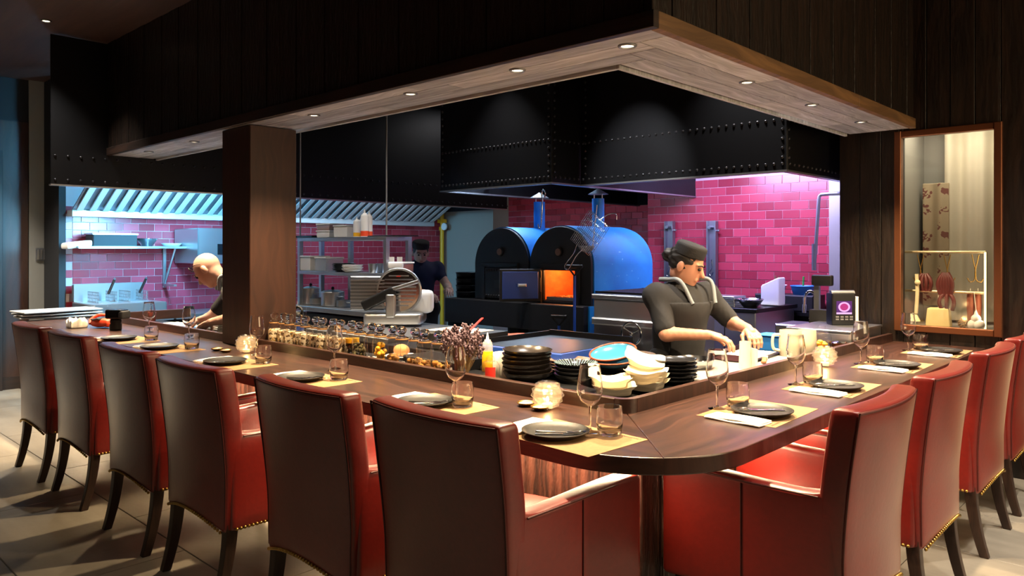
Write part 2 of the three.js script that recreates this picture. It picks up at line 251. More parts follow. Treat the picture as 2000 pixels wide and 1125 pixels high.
// ---------- kitchen walls with tiles ----------
const tileMats = [0x8f2c3b, 0x9c3344, 0x842735, 0xa33a4a].map(h => std(h, 0.28));
const TW = 0.154, TH = 0.077;
function tileWall(name, axis, plane, a0, a1, y0, y1, keep) { // tiles laid in running bond on a wall facing +x or +z
  const g = structGroup(name); const t = 0.12;
  if (axis === 'z') mesh('wall_core', boxG(a1 - a0, CEIL - KF, t, (a0 + a1) / 2, (CEIL + KF) / 2, plane - t / 2 - 0.006), M.grout, g);
  else mesh('wall_core', boxG(t, CEIL - KF, a1 - a0, plane - t / 2 - 0.006, (CEIL + KF) / 2, (a0 + a1) / 2), M.grout, g);
  const mk = w => { const q = chamfer(0, w - 0.004, 0, TH - 0.004, -0.008, 0, 0.0015); if (axis === 'x') q.rotateY(Math.PI / 2).translate(0, 0, w - 0.004); return q; };
  const full = mk(TW), half = mk(TW / 2), rest = [];
  let count = 0;
  for (let r = 0, y = y0; y < y1; y += TH, r++) for (let a = a0 - (r % 2) * TW / 2; a < a1 - 0.01; a += TW) {
    let w = TW, s = a; if (s < a0) { s = a0; w = TW / 2; } if (s + w > a1 + 0.001) w = TW / 2; if (s + w > a1 + 0.03) continue;
    const geo = w === TW ? full : half, pos = axis === 'z' ? [s, y, plane] : [plane, y, s];
    if (keep(s, y) && count < 300) { mesh('tile', geo, tileMats[Math.floor(hash(r, Math.round(a * 100), 3) * 4)], g, pos); count++; }
    else rest.push(geo.clone().translate(...pos));
  }
  if (rest.length) { const s = mesh('tiling', merge(rest), tileMats[0], g); s.userData.kind = 'stuff'; }
  return g;
}
const jambZ = on(128, 500, 'x', -7.05).z;
tileWall('wall_kitchen_left', 'x', -7.05, -5.72, jambZ, 0.62, 1.72, (z, y) => y > 0.75 && (z > -2.35 || z < -4.6));
const gx = -6.03, gz = on(963, 450, 'x', gx).z;
tileWall('wall_kitchen_back', 'z', -5.68, gx, -3.0, 1.1, 2.1, x => x < -3.75);
tileWall('wall_kitchen_right', 'z', -4.67, on(1265, 450, 'z', -4.67).x, -0.9, 0.7, 1.95, (x, y) => true);
struct('wall_grey_block', boxG(gx + 7.05, CEIL - KF, gz + 5.7, (gx - 7.05) / 2, (CEIL + KF) / 2, (gz - 5.7) / 2), M.greyWall);
struct('wall_kitchen_side', boxG(0.1, CEIL - KF, 1.15, -0.82, (CEIL + KF) / 2, -4.2), M.greyWall);
{ const a = on(1619, 450, 'z', -4.1).x, b = on(1643, 450, 'z', -4.1).x; struct('trim_3', boxG(b - a, CEIL - KF, 0.1, (a + b) / 2, (CEIL + KF) / 2, -4.15), M.greyWall);
  const s = thing('rusty_steel_strip', 'rusty bolted steel strip on the grey pillar above the bent pipe', 'bracket', [(a + b) / 2, on(1630, 318, 'z', -4.1).y, -4.098]);
  mesh('plate', chamfer(-0.03, 0.03, 0, 0.33, 0, 0.012), std(0x6b4a38, 0.7, 0.4), s); for (const y of [0.05, 0.15, 0.25]) mesh('bolt', ball(0.014, 0, y, 0.014, 1, 1, 0.6), M.rivet, s); }

// ---------- counter ----------
const CT = 0.76, IN = 0.513, LEFT_END = -6.25;
{
  const c = thing('dining_counter', 'long dark walnut L-shaped chef counter with rounded corner and raised inner rim', 'counter');
  const R = 0.40, th = 0.052;
  const slab = (pts, swap, ox) => { const s = new THREE.Shape(); pts(s); const g = new THREE.ExtrudeGeometry(s, { depth: th - 0.008, bevelEnabled: true, bevelThickness: 0.004, bevelSize: 0.004, bevelOffset: -0.004, bevelSegments: 2, curveSegments: 24 }); g.rotateX(Math.PI / 2).translate(0, CT - 0.004, 0); return triUV(g, 1.15, swap); };
  // shape y is world z after turning
  const k = R * (1 - Math.SQRT1_2);
  mesh('countertop', slab(s => { s.moveTo(LEFT_END, 0); s.lineTo(-R, 0); s.absarc(-R, -R, R, Math.PI / 2, Math.PI / 4, true); s.lineTo(-0.56, -0.56); s.lineTo(LEFT_END, -0.56); }, false), M.counter, c);
  mesh('countertop', slab(s => { s.moveTo(-k + 0.0012, -k - 0.0012); s.absarc(-R, -R, R, Math.PI / 4, 0, true); s.lineTo(0, -3.53); s.lineTo(-0.56, -3.53); s.lineTo(-0.5588, -0.5612); }, true), M.counter, c);
  const RIM = 0.052, rr = 0.06, tk = 0.028; // rim round the service shelf
  mesh('inner_rim', triUV(chamfer(-5.55, -IN - rr, CT - 0.003, CT + RIM, -IN - tk, -IN, 0.003), 1.15), M.counter, c); mesh('inner_rim', triUV(chamfer(-IN - tk, -IN, CT - 0.003, CT + RIM, -3.5, -IN - rr, 0.003), 1.15, true), M.counter, c);
  const rim = new THREE.Shape(); rim.moveTo(-IN - rr, -IN); rim.absarc(-IN - rr, -IN - rr, rr, Math.PI / 2, 0, true); rim.lineTo(-IN - tk, -IN - rr); rim.absarc(-IN - rr, -IN - rr, rr - tk, 0, Math.PI / 2, false);
  mesh('rim_corner', triUV(new THREE.ExtrudeGeometry(rim, { depth: RIM, bevelEnabled: false, curveSegments: 10 }).rotateX(Math.PI / 2).translate(0, CT + RIM, 0), 1.15), M.counter, c);
  mesh('rim_return', triUV(chamfer(-5.6, -5.55, CT, CT + 0.075, -1.15, -IN, 0.004), 1.1), M.counter, c);
  mesh('service_shelf', boxG(4.95, 0.03, 0.34, -3.06, CT - 0.022, -0.71), M.darkMetal, c);
  mesh('service_shelf', boxG(0.42, 0.03, 2.55, -0.75, CT - 0.022, -2.235), M.darkMetal, c);
  mesh('base_core', boxG(5.45, 0.7, 0.36, -3.115, 0.35, -0.55), M.darkPaint, c);
  mesh('base_core', boxG(0.36, 0.7, 2.75, -0.55, 0.35, -2.12), M.darkPaint, c);
  mesh('plinth', boxG(5.5, 0.09, 0.02, -3.09, 0.045, -0.344), std(0x55524e, 0.5), c); mesh('plinth', boxG(0.02, 0.09, 3.15, -0.344, 0.045, -1.93), std(0x55524e, 0.5), c);
  const pl = [0.14, 0.11, 0.16].map(w => [w, triUV(chamfer(0.001, w - 0.002, 0.09, 0.705, -0.02, 0, 0.003), 0.7, true)]);
  for (let x = -5.84, i = 0; x < -0.343; i++) { let [w, g] = pl[(i * 7) % 3]; if (x + w > -0.333) { w = -0.333 - x; g = triUV(chamfer(0.001, w - 0.001, 0.09, 0.705, -0.02, 0, 0.003), 0.7, true); } mesh('base_board', g, M.baseWood, c, [x, 0, -0.335 + (i % 3) * 0.003]); x += w; }
  for (let z = -0.336, i = 0; z > -3.4; i++) { const [w, g] = pl[(i * 5 + 1) % 3]; mesh('base_board', g, M.baseWood, c, [-0.335 + (i % 3) * 0.003, 0, z], [0, Math.PI / 2, 0]); z -= w; }
  // warm light strips below the overhang
  const strip = (len, pos, turn) => { const s = thing('light_strip', turn ? 'warm light strip under the short arm of the counter top' : 'warm light strip under the long arm of the counter top', 'light strip', pos, turn); mesh('channel', boxG(len, 0.012, 0.022, 0, 0.006, 0), M.darkMetal, s); mesh('diffuser', boxG(len - 0.01, 0.003, 0.014, 0, -0.0015, 0), new THREE.MeshStandardMaterial({ color: 0x222222, emissive: WARM, emissiveIntensity: 4 }), s);
    const n = Math.round(len / 1.1); for (let i = 0; i < n; i++) { const l = new THREE.RectAreaLight(WARM, L.ledStrip, len / n - 0.01, 0.03); const u = (i + 0.5) / n * len - len / 2; l.position.set(pos[0] + (turn ? 0 : u), pos[1] - 0.006, pos[2] + (turn ? u : 0)); l.rotation.set(-Math.PI / 2, 0, turn ? Math.PI / 2 : 0); shadows(l); scene.add(l); } };
  strip(5.3, [-2.95, CT - th - 0.013, -0.23], 0); strip(2.9, [-0.23, CT - th - 0.013, -2.0], Math.PI / 2);
}
// ---------- column ----------
{ const c = structGroup('trim_column', [0, 0, 0]); mesh('column_shaft', triUV(chamfer(-3.592, -3.231, CT + 0.001, 2.11, -0.79, -0.476, 0.004), 1.4, true), M.columnWood, c); }
// ---------- hanging bulkhead with plank soffit and downlights ----------
const SOF = 2.112, OUTZ = -0.44, OUTX = -0.362; // underside height and outer faces of the long and short arms
{
  const b = structGroup('ceiling_bulkhead'); const xl = -6.25, zr = -3.4, iZ = -0.80, iX = -0.75;
  mesh('bulkhead_core', boxG(OUTX - xl - 0.03, CEIL - SOF - 0.025, OUTZ - iZ - 0.03, (xl + OUTX - 0.03) / 2, (CEIL + SOF + 0.025) / 2, (OUTZ + iZ) / 2 - 0.01), M.darkPaint, b);
  mesh('bulkhead_core', boxG(OUTX - iX - 0.03, CEIL - SOF - 0.025, iZ - zr, (OUTX + iX) / 2 - 0.01, (CEIL + SOF + 0.025) / 2, (iZ + zr) / 2), M.darkPaint, b);
  for (let x = xl, i = 0; x < OUTX - 0.02; i++) { const w = Math.min(0.13 + (i % 3) * 0.02, OUTX - x); mesh('bulkhead_board', triUV(chamfer(x + 0.001, x + w - 0.002, SOF + 0.05, CEIL, OUTZ - 0.022, OUTZ - 0.004 + (i % 2) * 0.003, 0.002), 0.9, true), M.roughWood, b); x += w; }
  for (let z = OUTZ, i = 0; z > zr + 0.02; i++) { const w = Math.min(0.13 + (i % 3) * 0.02, z - zr); mesh('bulkhead_board', triUV(chamfer(OUTX - 0.022, OUTX - 0.004 + (i % 2) * 0.003, SOF + 0.05, CEIL, z - w + 0.002, z - 0.001, 0.002), 0.9, true), M.roughWood, b); z -= w; }
  mesh('lower_trim', triUV(chamfer(xl, OUTX + 0.012, SOF, SOF + 0.06, OUTZ - 0.02, OUTZ + 0.012, 0.002), 1), M.darkWood, b);
  for (const [a, c2] of [[OUTZ - 0.021, -2.4], [-2.404, zr]]) mesh('lower_trim', triUV(chamfer(OUTX - 0.02, OUTX + 0.012, SOF, SOF + 0.06, c2, a, 0.002), 1), M.trimWood, b);
  const bz = (OUTZ - 0.02 - iZ) / 3, bx = (OUTX - 0.02 - iX) / 3, gap = 0.004;
  for (let k = 0; k < 3; k++) {
    const z1 = OUTZ - 0.02 - k * bz, x1 = OUTX - 0.02 - k * bx; let x = x1, i = k;
    while (x > xl + 0.01) { const w = Math.min([1.35, 1.05, 1.6][i % 3], x - xl); mesh('soffit_board', triUV(chamfer(x - w + gap, x, SOF + 0.004, SOF + 0.022, z1 - bz + gap, z1, 0.002), 0.8), M.greyBoards[i % 3], b); x -= w; i++; }
    let z = z1 - bz; i = k + 1;
    while (z > zr + 0.01) { const w = Math.min([1.2, 0.95, 1.4][i % 3], z - zr); mesh('soffit_board', triUV(chamfer(x1 - bx + gap, x1, SOF + 0.0035, SOF + 0.0215, z - w + gap, z, 0.002), 0.8, true), M.greyBoards[i % 3], b); z -= w; i++; }
  }
  mesh('inner_strip', triUV(chamfer(xl, iX - 0.03, SOF - 0.008, SOF + 0.03, iZ - 0.034, iZ - 0.014, 0.002), 1), M.greyBoards[1], b);
  mesh('inner_strip', triUV(chamfer(iX - 0.032, iX - 0.014, SOF - 0.008, SOF + 0.03, zr, iZ - 0.014, 0.002), 1, true), M.greyBoards[1], b);
}
function downlight(x, y, z, intensity, color, label, group, angle = 0.95, target) {
  const d = thing('downlight', label, 'downlight', [x, y, z], 0, group);
  mesh('ring', new THREE.TorusGeometry(0.03, 0.006, 8, 24).rotateX(Math.PI / 2).translate(0, -0.002, 0), M.steelDull, d);
  mesh('lens', new THREE.CylinderGeometry(0.025, 0.025, 0.004, 20).translate(0, 0.001, 0), M.lamp, d);
  const s = new THREE.SpotLight(color, intensity, 0, angle, 0.7, 2); s.position.set(x, y - 0.012, z); s.target.position.set(...(target ?? [x, 0, z])); s.shadow.radius = 1.2; shadows(s); scene.add(s, s.target);
}
const ORD = ['first', 'second', 'third', 'fourth', 'fifth', 'sixth', 'seventh', 'eighth', 'ninth', 'tenth'];
[-0.561, -1.119, -1.829, -2.688, -4.227, -5.03, -5.80].forEach((x, i) => downlight(x, SOF + 0.004, -0.578, L.soffitSpot, WARM, i ? ORD[i] + ' downlight from the corner in the soffit over the long arm' : 'downlight at the corner of the grey plank soffit', 'soffit downlights'));
[-1.46, -2.199, -2.93].forEach((z, i) => downlight(-0.52, SOF + 0.004, z, L.soffitSpot, WARM, ORD[i + 1] + ' downlight from the corner in the soffit over the short arm', 'soffit downlights'));
{ const p = on(90, 40, 'y', CEIL); downlight(p.x, CEIL - 0.001, p.z, L.ceilingSpot, NEUTRAL, 'small round downlight in the dining-room ceiling above the far armchairs', undefined, 0.75); }
[[-1.3, 2.5, 1.1, 'behind the long-arm armchairs'], [1.15, -0.9, 1.5, 'behind the corner armchair of the short arm'], [1.15, -2.1, 1.5, 'behind the far armchairs of the short arm'], [0.35, -0.35, 0.5, 'in front of the bulkhead corner'], [-6.75, 0.45, 3.2, 'beside the brown panelled wall'], [0.95, -3.0, 1.6, 'beside the window wall'], [-6.0, 1.7, 1.2, 'behind the far armchairs']].forEach(([x, z, k, w]) => downlight(x, CEIL - 0.001, z, L.ceilingSpot * k, NEUTRAL, 'round dining-room ceiling downlight ' + w, 'ceiling downlights over the dining floor', 0.75));
{ // warm lit wall panel on the side wall, outside the picture, that the leather of the short-arm chairs mirrors
  const c = new THREE.Color().setRGB(1, 0.72, 0.4), t = thing('lit_wall_panel', 'warm backlit panel on the side wall behind the short-arm armchairs', 'wall lamp', [2.86, 1.75, -1.6]);
  mesh('frame', boxG(0.04, 1.26, 2.66, 0.0, 0, 0), M.darkWood, t); mesh('diffuser', boxG(0.01, 1.2, 2.6, -0.024, 0, 0), new THREE.MeshStandardMaterial({ color: 0x222222, emissive: c, emissiveIntensity: 0.6 }), t);
  const l = new THREE.RectAreaLight(c, L.wallGlow, 2.6, 1.2); l.position.set(2.825, 1.75, -1.6); l.lookAt(0, 1.75, -1.6); shadows(l); scene.add(l); }
function stack(name, label, cat, n, pos, step, geo, mat, group, tilt = 0, still = false) { const pl = ['lowest', 'second', 'third', 'fourth', 'fifth', 'sixth', 'seventh']; for (let i = 0; i < n; i++) { const m = mesh(name, geo, mat, scene, [pos[0] + rnd(-.004, .004), pos[1] + i * step, pos[2] + rnd(-.004, .004)], [tilt * rnd(-1, 1), still ? 0 : rnd(0, 6), tilt * rnd(-1, 1)]); tag(m, label + ', ' + (i === n - 1 ? 'topmost' : pl[i] + (i ? ' from the bottom' : '')) + ' of its stack', cat, group); } }
// ---------- riveted hoods ----------
const rivG = new THREE.SphereGeometry(0.011, 7, 4, 0, Math.PI * 2, 0, Math.PI / 2);
function rivetRow(list, a, b, pitch, normal) { const A = V(...a), B = V(...b), n = Math.round(A.distanceTo(B) / pitch), q = new THREE.Quaternion().setFromUnitVectors(V(0, 1, 0), V(...normal)); for (let i = 0; i <= n; i++) { const p = A.clone().lerp(B, i / n); list.push(rivG.clone().applyQuaternion(q).translate(p.x, p.y, p.z)); } }
const HB = 1.86, HT = CEIL - 0.01;
{
  const h = thing('riveted_hood', 'black riveted steel extraction hood over the two arched ovens', 'hood');
  const x0 = -3.87, x1 = -2.612, zf = -2.56, zb = -5.55, rv = [];
  mesh('front_panel', chamfer(x0, x1, HB, HT, zf - 0.012, zf, 0.003), M.blackSteel, h); mesh('side_panel', chamfer(x1 - 0.012, x1, HB, HT, zb, zf - 0.012, 0.003), M.blackSteel, h); mesh('side_panel', chamfer(x0, x0 + 0.012, HB, HT, zb, zf - 0.012, 0.003), M.blackSteel, h); mesh('back_panel', boxG(x1 - x0, HT - HB, 0.012, (x0 + x1) / 2, (HB + HT) / 2, zb), M.blackSteel, h);
  mesh('lower_flange', merge([boxG(x1 - x0 + 0.012, 0.012, 0.05, (x0 + x1) / 2, HB - 0.006, zf - 0.02), boxG(0.05, 0.012, zf - zb, x1 - 0.02, HB - 0.006, (zf + zb) / 2), boxG(0.05, 0.012, zf - zb, x0 + 0.02, HB - 0.006, (zf + zb) / 2)]), M.steelDull, h);
  mesh('inner_ceiling', boxG(x1 - x0 - 0.03, 0.01, zf - zb - 0.03, (x0 + x1) / 2, 2.3, (zf + zb) / 2), M.steelDull, h);
  for (const y of [HB + 0.04, HB + 0.32]) { rivetRow(rv, [x0 + 0.03, y, zf], [x1 - 0.03, y, zf], 0.045, [0, 0, 1]); rivetRow(rv, [x1, y, zf - 0.04], [x1, y, -2.88], 0.06, [1, 0, 0]); }
  for (const x of [x0 + 0.03, x1 - 0.03]) rivetRow(rv, [x, HB + 0.08, zf], [x, HT, zf], 0.06, [0, 0, 1]);
  rivetRow(rv, [x1, HB + 0.08, zf - 0.03], [x1, HT, zf - 0.03], 0.06, [1, 0, 0]);
  mesh('rivets', merge(rv), M.rivet, h).userData.kind = 'stuff';
  for (let i = 0; i < 10; i++) mesh('filter_slat', chamfer(-0.022, 0.022, 0, 0.5, 0, 0.02), M.steel, h, [x0 + 0.1 + i * 0.115, HB + 0.06, -3.1], [-0.9, 0, 0]);
}
{
  const h = thing('riveted_hood', 'wide black riveted steel hood in front of the magenta tiled wall', 'hood');
  const x0 = -2.608, x1 = -0.957, zf = -2.9, zb = -4.64, rv = [];
  mesh('front_panel', chamfer(x0, x1, HB, HT, zf - 0.012, zf, 0.003), M.blackSteel, h); mesh('side_panel', chamfer(x1 - 0.012, x1, HB, HT, zb, zf - 0.012, 0.003), M.blackSteel, h);
  mesh('lower_flange', merge([boxG(x1 - x0, 0.012, 0.05, (x0 + x1) / 2, HB - 0.006, zf - 0.02), boxG(0.05, 0.012, zf - zb - 0.02, x1 - 0.02, HB - 0.006, (zf + zb) / 2)]), M.steelDull, h);
  mesh('inner_ceiling', boxG(x1 - x0 - 0.03, 0.01, zf - zb - 0.03, (x0 + x1) / 2, 2.15, (zf + zb) / 2), M.steelDull, h);
  for (const y of [HB + 0.04, HB + 0.32]) { rivetRow(rv, [x0 + 0.03, y, zf], [x1 - 0.03, y, zf], 0.055, [0, 0, 1]); rivetRow(rv, [x1, y, zf - 0.04], [x1, y, zb], 0.07, [1, 0, 0]); }
  for (const x of [x0 + 0.05, x1 - 0.03]) rivetRow(rv, [x, HB + 0.08, zf], [x, HT, zf], 0.06, [0, 0, 1]);
  rivetRow(rv, [x1, HB + 0.08, zf - 0.03], [x1, HT, zf - 0.03], 0.06, [1, 0, 0]);
  mesh('rivets', merge(rv), M.rivet, h).userData.kind = 'stuff';
}
{ // long hood along the far kitchen wall
  const h = thing('filter_hood', 'long dark riveted hood with bright stainless baffle filters along the far kitchen wall', 'hood');
  const x = -5.5, z0 = -5.1, z1 = jambZ + 0.55, rv = [];
  mesh('fascia', chamfer(x - 0.012, x, HB, HT, z0, z1, 0.003), M.blackSteel, h); mesh('end_panel', boxG(1.5, HT - HB, 0.012, -6.26, (HB + HT) / 2, z0), M.blackSteel, h);
  mesh('lower_flange', boxG(0.05, 0.012, z1 - z0, x - 0.02, HB - 0.006, (z0 + z1) / 2), M.steel, h);
  for (const y of [HB + 0.035, HB + 0.22]) rivetRow(rv, [x, y, z0], [x, y, z1 - 0.03], 0.09, [1, 0, 0]);
  mesh('rivets', merge(rv), M.rivet, h).userData.kind = 'stuff';
  mesh('trough', boxG(0.16, 0.06, jambZ - z0 - 0.02, -6.96, 1.70, (z0 + jambZ) / 2), M.filterSteel, h);
  mesh('filter_backing', boxG(0.01, 1.42, jambZ - z0 - 0.02, 0, 0, 0).rotateZ(-1.08).translate(-6.28, 2.06, (z0 + jambZ) / 2), M.steelDull, h);
  const sl = chamfer(-0.62, 0.62, -0.006, 0.006, -0.03, 0.03, 0.004).rotateZ(Math.PI / 2 - 1.08).translate(-6.3, 2.02, 0);
  for (let z = jambZ - 0.06; z > z0 + 0.06; z -= 0.115) mesh('filter_slat', sl, M.filterSteel, h, [0, 0, z]);
}
// ---------- kitchen lamps ----------
function panelLight(name, label, w, d, pos, look, color, power) {
  const c = new THREE.Color().setRGB(...color), t = thing(name, label, 'lamp', pos), dir = V(...look).sub(V(...pos)).normalize();
  const g = new THREE.Group(); g.quaternion.setFromUnitVectors(V(0, -1, 0), dir); t.add(g); g.name = 'lamp_body';
  mesh('housing', boxG(w + 0.02, 0.03, d + 0.02, 0, 0.018, 0), M.steelDull, g); mesh('diffuser', boxG(w, 0.004, d, 0, 0, 0), new THREE.MeshStandardMaterial({ color: 0x222222, emissive: c, emissiveIntensity: 3 }), g);
  const l = new THREE.RectAreaLight(c, power, w, d); l.position.set(...pos).addScaledVector(dir, 0.006); l.up.set(...(w > d ? [0, 0, 1] : [1, 0, 0])); l.lookAt(...V(...pos).addScaledVector(dir, 1).toArray()); shadows(l); scene.add(l);
}
panelLight('hood_lamp', 'long tubular lamp panel inside the hood at the far kitchen wall', 0.12, 1.1, [-5.6, 2.0, -1.2], [-6.8, 1.4, -1.3], L.leftHoodColor, L.leftHood);
panelLight('hood_lamp', 'short dim lamp panel inside the far end of the filter hood', 0.12, 1.2, [-5.6, 1.95, -3.6], [-6.9, 1.2, -3.6], [0.75, 0.88, 1.0], L.leftHood * 0.05);
panelLight('hood_lamp', 'flat lamp inside the hood over the ovens', 0.7, 0.2, [-3.25, 2.27, -3.2], [-3.0, 1.0, -3.3], L.ovenHoodColor, L.ovenHood);
panelLight('hood_lamp', 'flat lamp inside the wide hood by the tiled wall', 1.3, 0.2, [-1.75, 2.12, -3.75], [-1.75, 1.0, -4.5], L.rightHoodColor, L.rightHood);
for (const [x, z, k, w] of [[-3.3, -1.35, 1, 'above the meat slicer'], [-1.5, -1.6, 1, 'above the griddle'], [-4.5, -1.2, 0.3, 'above the bald chef'], [-1.25, -2.64, 0.8, 'at the window end of the wide hood'], [-3.1, -2.25, 0.6, 'close to the oven hood']]) downlight(x, CEIL - 0.001, z, L.kitchenSpot * k, new THREE.Color().setRGB(1, 0.93, 0.84), 'round kitchen ceiling downlight ' + w, 'kitchen ceiling downlights', 0.7);

panelLight('ceiling_panel_lamp', 'square white lamp panel in the kitchen ceiling between the hoods', 0.6, 0.6, [-4.75, CEIL - 0.04, -4.5], [-4.75, 0, -4.6], [1, 0.95, 0.9], L.kitchenPanel);
downlight(-1.95, CEIL - 0.001, -1.55, 34, new THREE.Color().setRGB(1, 0.97, 0.92), 'narrow ceiling spot aimed at the wide riveted hood', undefined, 0.3, [-2.08, 1.9, -2.9]);
// ---------- ovens ----------
const OX = [-3.375, -2.735], OZ = -2.8, LEDGE = 0.93, AR = 0.312, SPR = 1.536 - AR;
function archShape(r, y0, spring) { const s = new THREE.Shape(); s.moveTo(-r, y0); s.lineTo(r, y0); s.lineTo(r, spring); s.absarc(0, spring, r, 0, Math.PI, false); s.lineTo(-r, y0); return s; }
const rectPath = (x0, x1, y0, y1) => { const p = new THREE.Path(); p.moveTo(x0, y0); p.lineTo(x0, y1); p.lineTo(x1, y1); p.lineTo(x1, y0); p.lineTo(x0, y0); return p; };
OX.forEach((ox, i) => {
  const o = thing('arched_oven', i ? 'arched blue barrel oven with open door showing glowing orange brick inside' : 'arched blue barrel oven with closed black iron door beside the grey wall', 'oven', [ox, 0, OZ], 0, undefined);
  const front = archShape(AR, LEDGE, SPR); if (i) front.holes.push(rectPath(-0.165, 0.165, 0.95, 1.19));
  mesh('front_plate', new THREE.ExtrudeGeometry(front, { depth: 0.02, bevelEnabled: true, bevelThickness: 0.004, bevelSize: 0.004, bevelOffset: -0.004, bevelSegments: 1, curveSegments: 28 }).translate(0, 0, -0.02), M.ovenBlack, o);
  const shell = archShape(AR + 0.008, LEDGE, SPR); const hole = new THREE.Path(); hole.moveTo(-AR + 0.03, LEDGE + 0.01); hole.lineTo(-AR + 0.03, SPR); hole.absarc(0, SPR, AR - 0.03, Math.PI, 0, true); hole.lineTo(AR - 0.03, LEDGE + 0.01); hole.lineTo(-AR + 0.03, LEDGE + 0.01); shell.holes.push(hole);
  mesh('barrel', triUV(new THREE.ExtrudeGeometry(shell, { depth: 0.76, bevelEnabled: false, curveSegments: 28 }).translate(0, 0, -0.785), 0.8), M.ovenBlue, o);
  mesh('back_plate', new THREE.ExtrudeGeometry(archShape(AR, LEDGE, SPR), { depth: 0.05, bevelEnabled: true, bevelThickness: 0.02, bevelSize: 0.02, bevelOffset: -0.02, curveSegments: 28 }).translate(0, 0, -0.83), M.ovenBlue, o);
  const g = mesh('gauge', cyl(0.038, 0.038, 0.02, 20).rotateX(Math.PI / 2).translate(0, 1.335, 0), M.darkMetal, o); mesh('gauge_face', cyl(0.028, 0.028, 0.004, 20).rotateX(Math.PI / 2).translate(0, 1.335, 0.019), std(0x6b5148, 0.3), g);
  const ch = mesh('chimney', cyl(0.05, 0.05, 0.27, 20, 0.06, 1.5, -0.42), M.ovenBlue, o); mesh('chimney_cap', merge([new THREE.ConeGeometry(0.085, 0.05, 20).translate(0.06, 1.83, -0.42), rod([0.1, 1.76, -0.42], [0.1, 1.81, -0.42], 0.005), rod([0.02, 1.76, -0.42], [0.02, 1.81, -0.42], 0.005)]), M.steel, ch);
  mesh('door_frame', merge([boxG(0.42, 0.035, 0.03, 0, 1.225, 0.012), boxG(0.035, 0.29, 0.03, -0.19, 1.075, 0.012), boxG(0.035, 0.29, 0.03, 0.19, 1.075, 0.012)]), M.ovenBlack, o);
  if (!i) {
    const d = mesh('door', chamfer(-0.17, 0.17, 0.945, 1.2, 0.002, 0.024, 0.003), M.ovenBlack, o); const rv = []; for (const y of [0.965, 1.18]) rivetRow(rv, [-0.15, y, 0.024], [0.15, y, 0.024], 0.03, [0, 0, 1]); mesh('rivets', merge(rv).scale(1, 1, 1), M.rivet, d).userData.kind = 'stuff';
    mesh('hatch', chamfer(-0.05, 0.03, 1.03, 1.1, 0.024, 0.032, 0.002), M.black, d); mesh('handle', chamfer(0.06, 0.08, 0.99, 1.12, 0.024, 0.05, 0.003), M.darkMetal, d);
  } else {
    const d = mesh('door', chamfer(-0.33, 0, 0.945, 1.2, -0.012, 0.012, 0.003), M.ovenBlack, o, [-0.175, 0, 0.03], [0, 0.95, 0]); mesh('door_liner', chamfer(-0.31, -0.02, 0.965, 1.18, 0.012, 0.02, 0.003), M.blueDeep, d); mesh('handle', chamfer(-0.19, -0.12, 1.06, 1.085, 0.02, 0.05, 0.008), M.steel, d); mesh('hinge', merge([rod([0, 0.97, 0], [0, 1.02, 0], 0.012), rod([0, 1.13, 0], [0, 1.18, 0], 0.012)]), M.darkMetal, d);
    const bm = std(0xffffff, 0.8, 0, { map: makeTex(256, (u, v) => mix3([0.55, 0.27, 0.14], [0.75, 0.42, 0.22], fbm(u, v, 8, 8, 4, 401))) });
    const fb = mesh('fire_chamber', merge([boxG(0.46, 0.02, 0.6, 0, 0.945, -0.33), boxG(0.46, 0.02, 0.6, 0, 1.3, -0.33), boxG(0.02, 0.36, 0.6, -0.23, 1.12, -0.33), boxG(0.02, 0.36, 0.6, 0.23, 1.12, -0.33)]), bm, o);
    for (let r = 0; r < 5; r++) for (let c = 0; c < 3; c++) mesh('fire_brick', chamfer(-0.225 + c * 0.15 + (r % 2) * 0.0, -0.079 + c * 0.15, 0.956 + r * 0.068, 1.02 + r * 0.068, -0.63, -0.6 + ((r + c) % 2) * 0.004, 0.003), bm, fb);
    const fl = new THREE.PointLight(new THREE.Color().setRGB(1, 0.36, 0.08), 1.1, 0, 2); fl.position.set(ox - 0.02, 1.22, OZ - 0.22); fl.shadow.radius = 3; shadows(fl); scene.add(fl);
    const em = mesh('embers', merge([0, 1, 2, 3, 4].map(k => ball(0.025, -0.19 + k * 0.03, 0.965, -0.5 + (k % 3) * 0.03, 1.2, 0.6, 1, 8))), new THREE.MeshStandardMaterial({ color: 0x200800, emissive: new THREE.Color().setRGB(1, 0.3, 0.05), emissiveIntensity: 3 }), o);
  }
});
{ const t = thing('baking_tray', 'shallow tray of browned food in the mouth of the open oven', 'tray', [OX[1], 0.955, OZ - 0.12]); mesh('tray', merge([boxG(0.28, 0.006, 0.22, 0, 0.003, 0), boxG(0.28, 0.025, 0.006, 0, 0.013, 0.11), boxG(0.28, 0.025, 0.006, 0, 0.013, -0.11), boxG(0.006, 0.025, 0.22, 0.14, 0.013, 0), boxG(0.006, 0.025, 0.22, -0.14, 0.013, 0)]), M.steelDull, t); mesh('food', merge([...Array(22)].map(() => ball(rnd(0.012, 0.02), rnd(-0.11, 0.11), 0.02, rnd(-0.08, 0.08), 1.3, 0.7, 1, 8))), M.food, t).userData.kind = 'stuff'; }
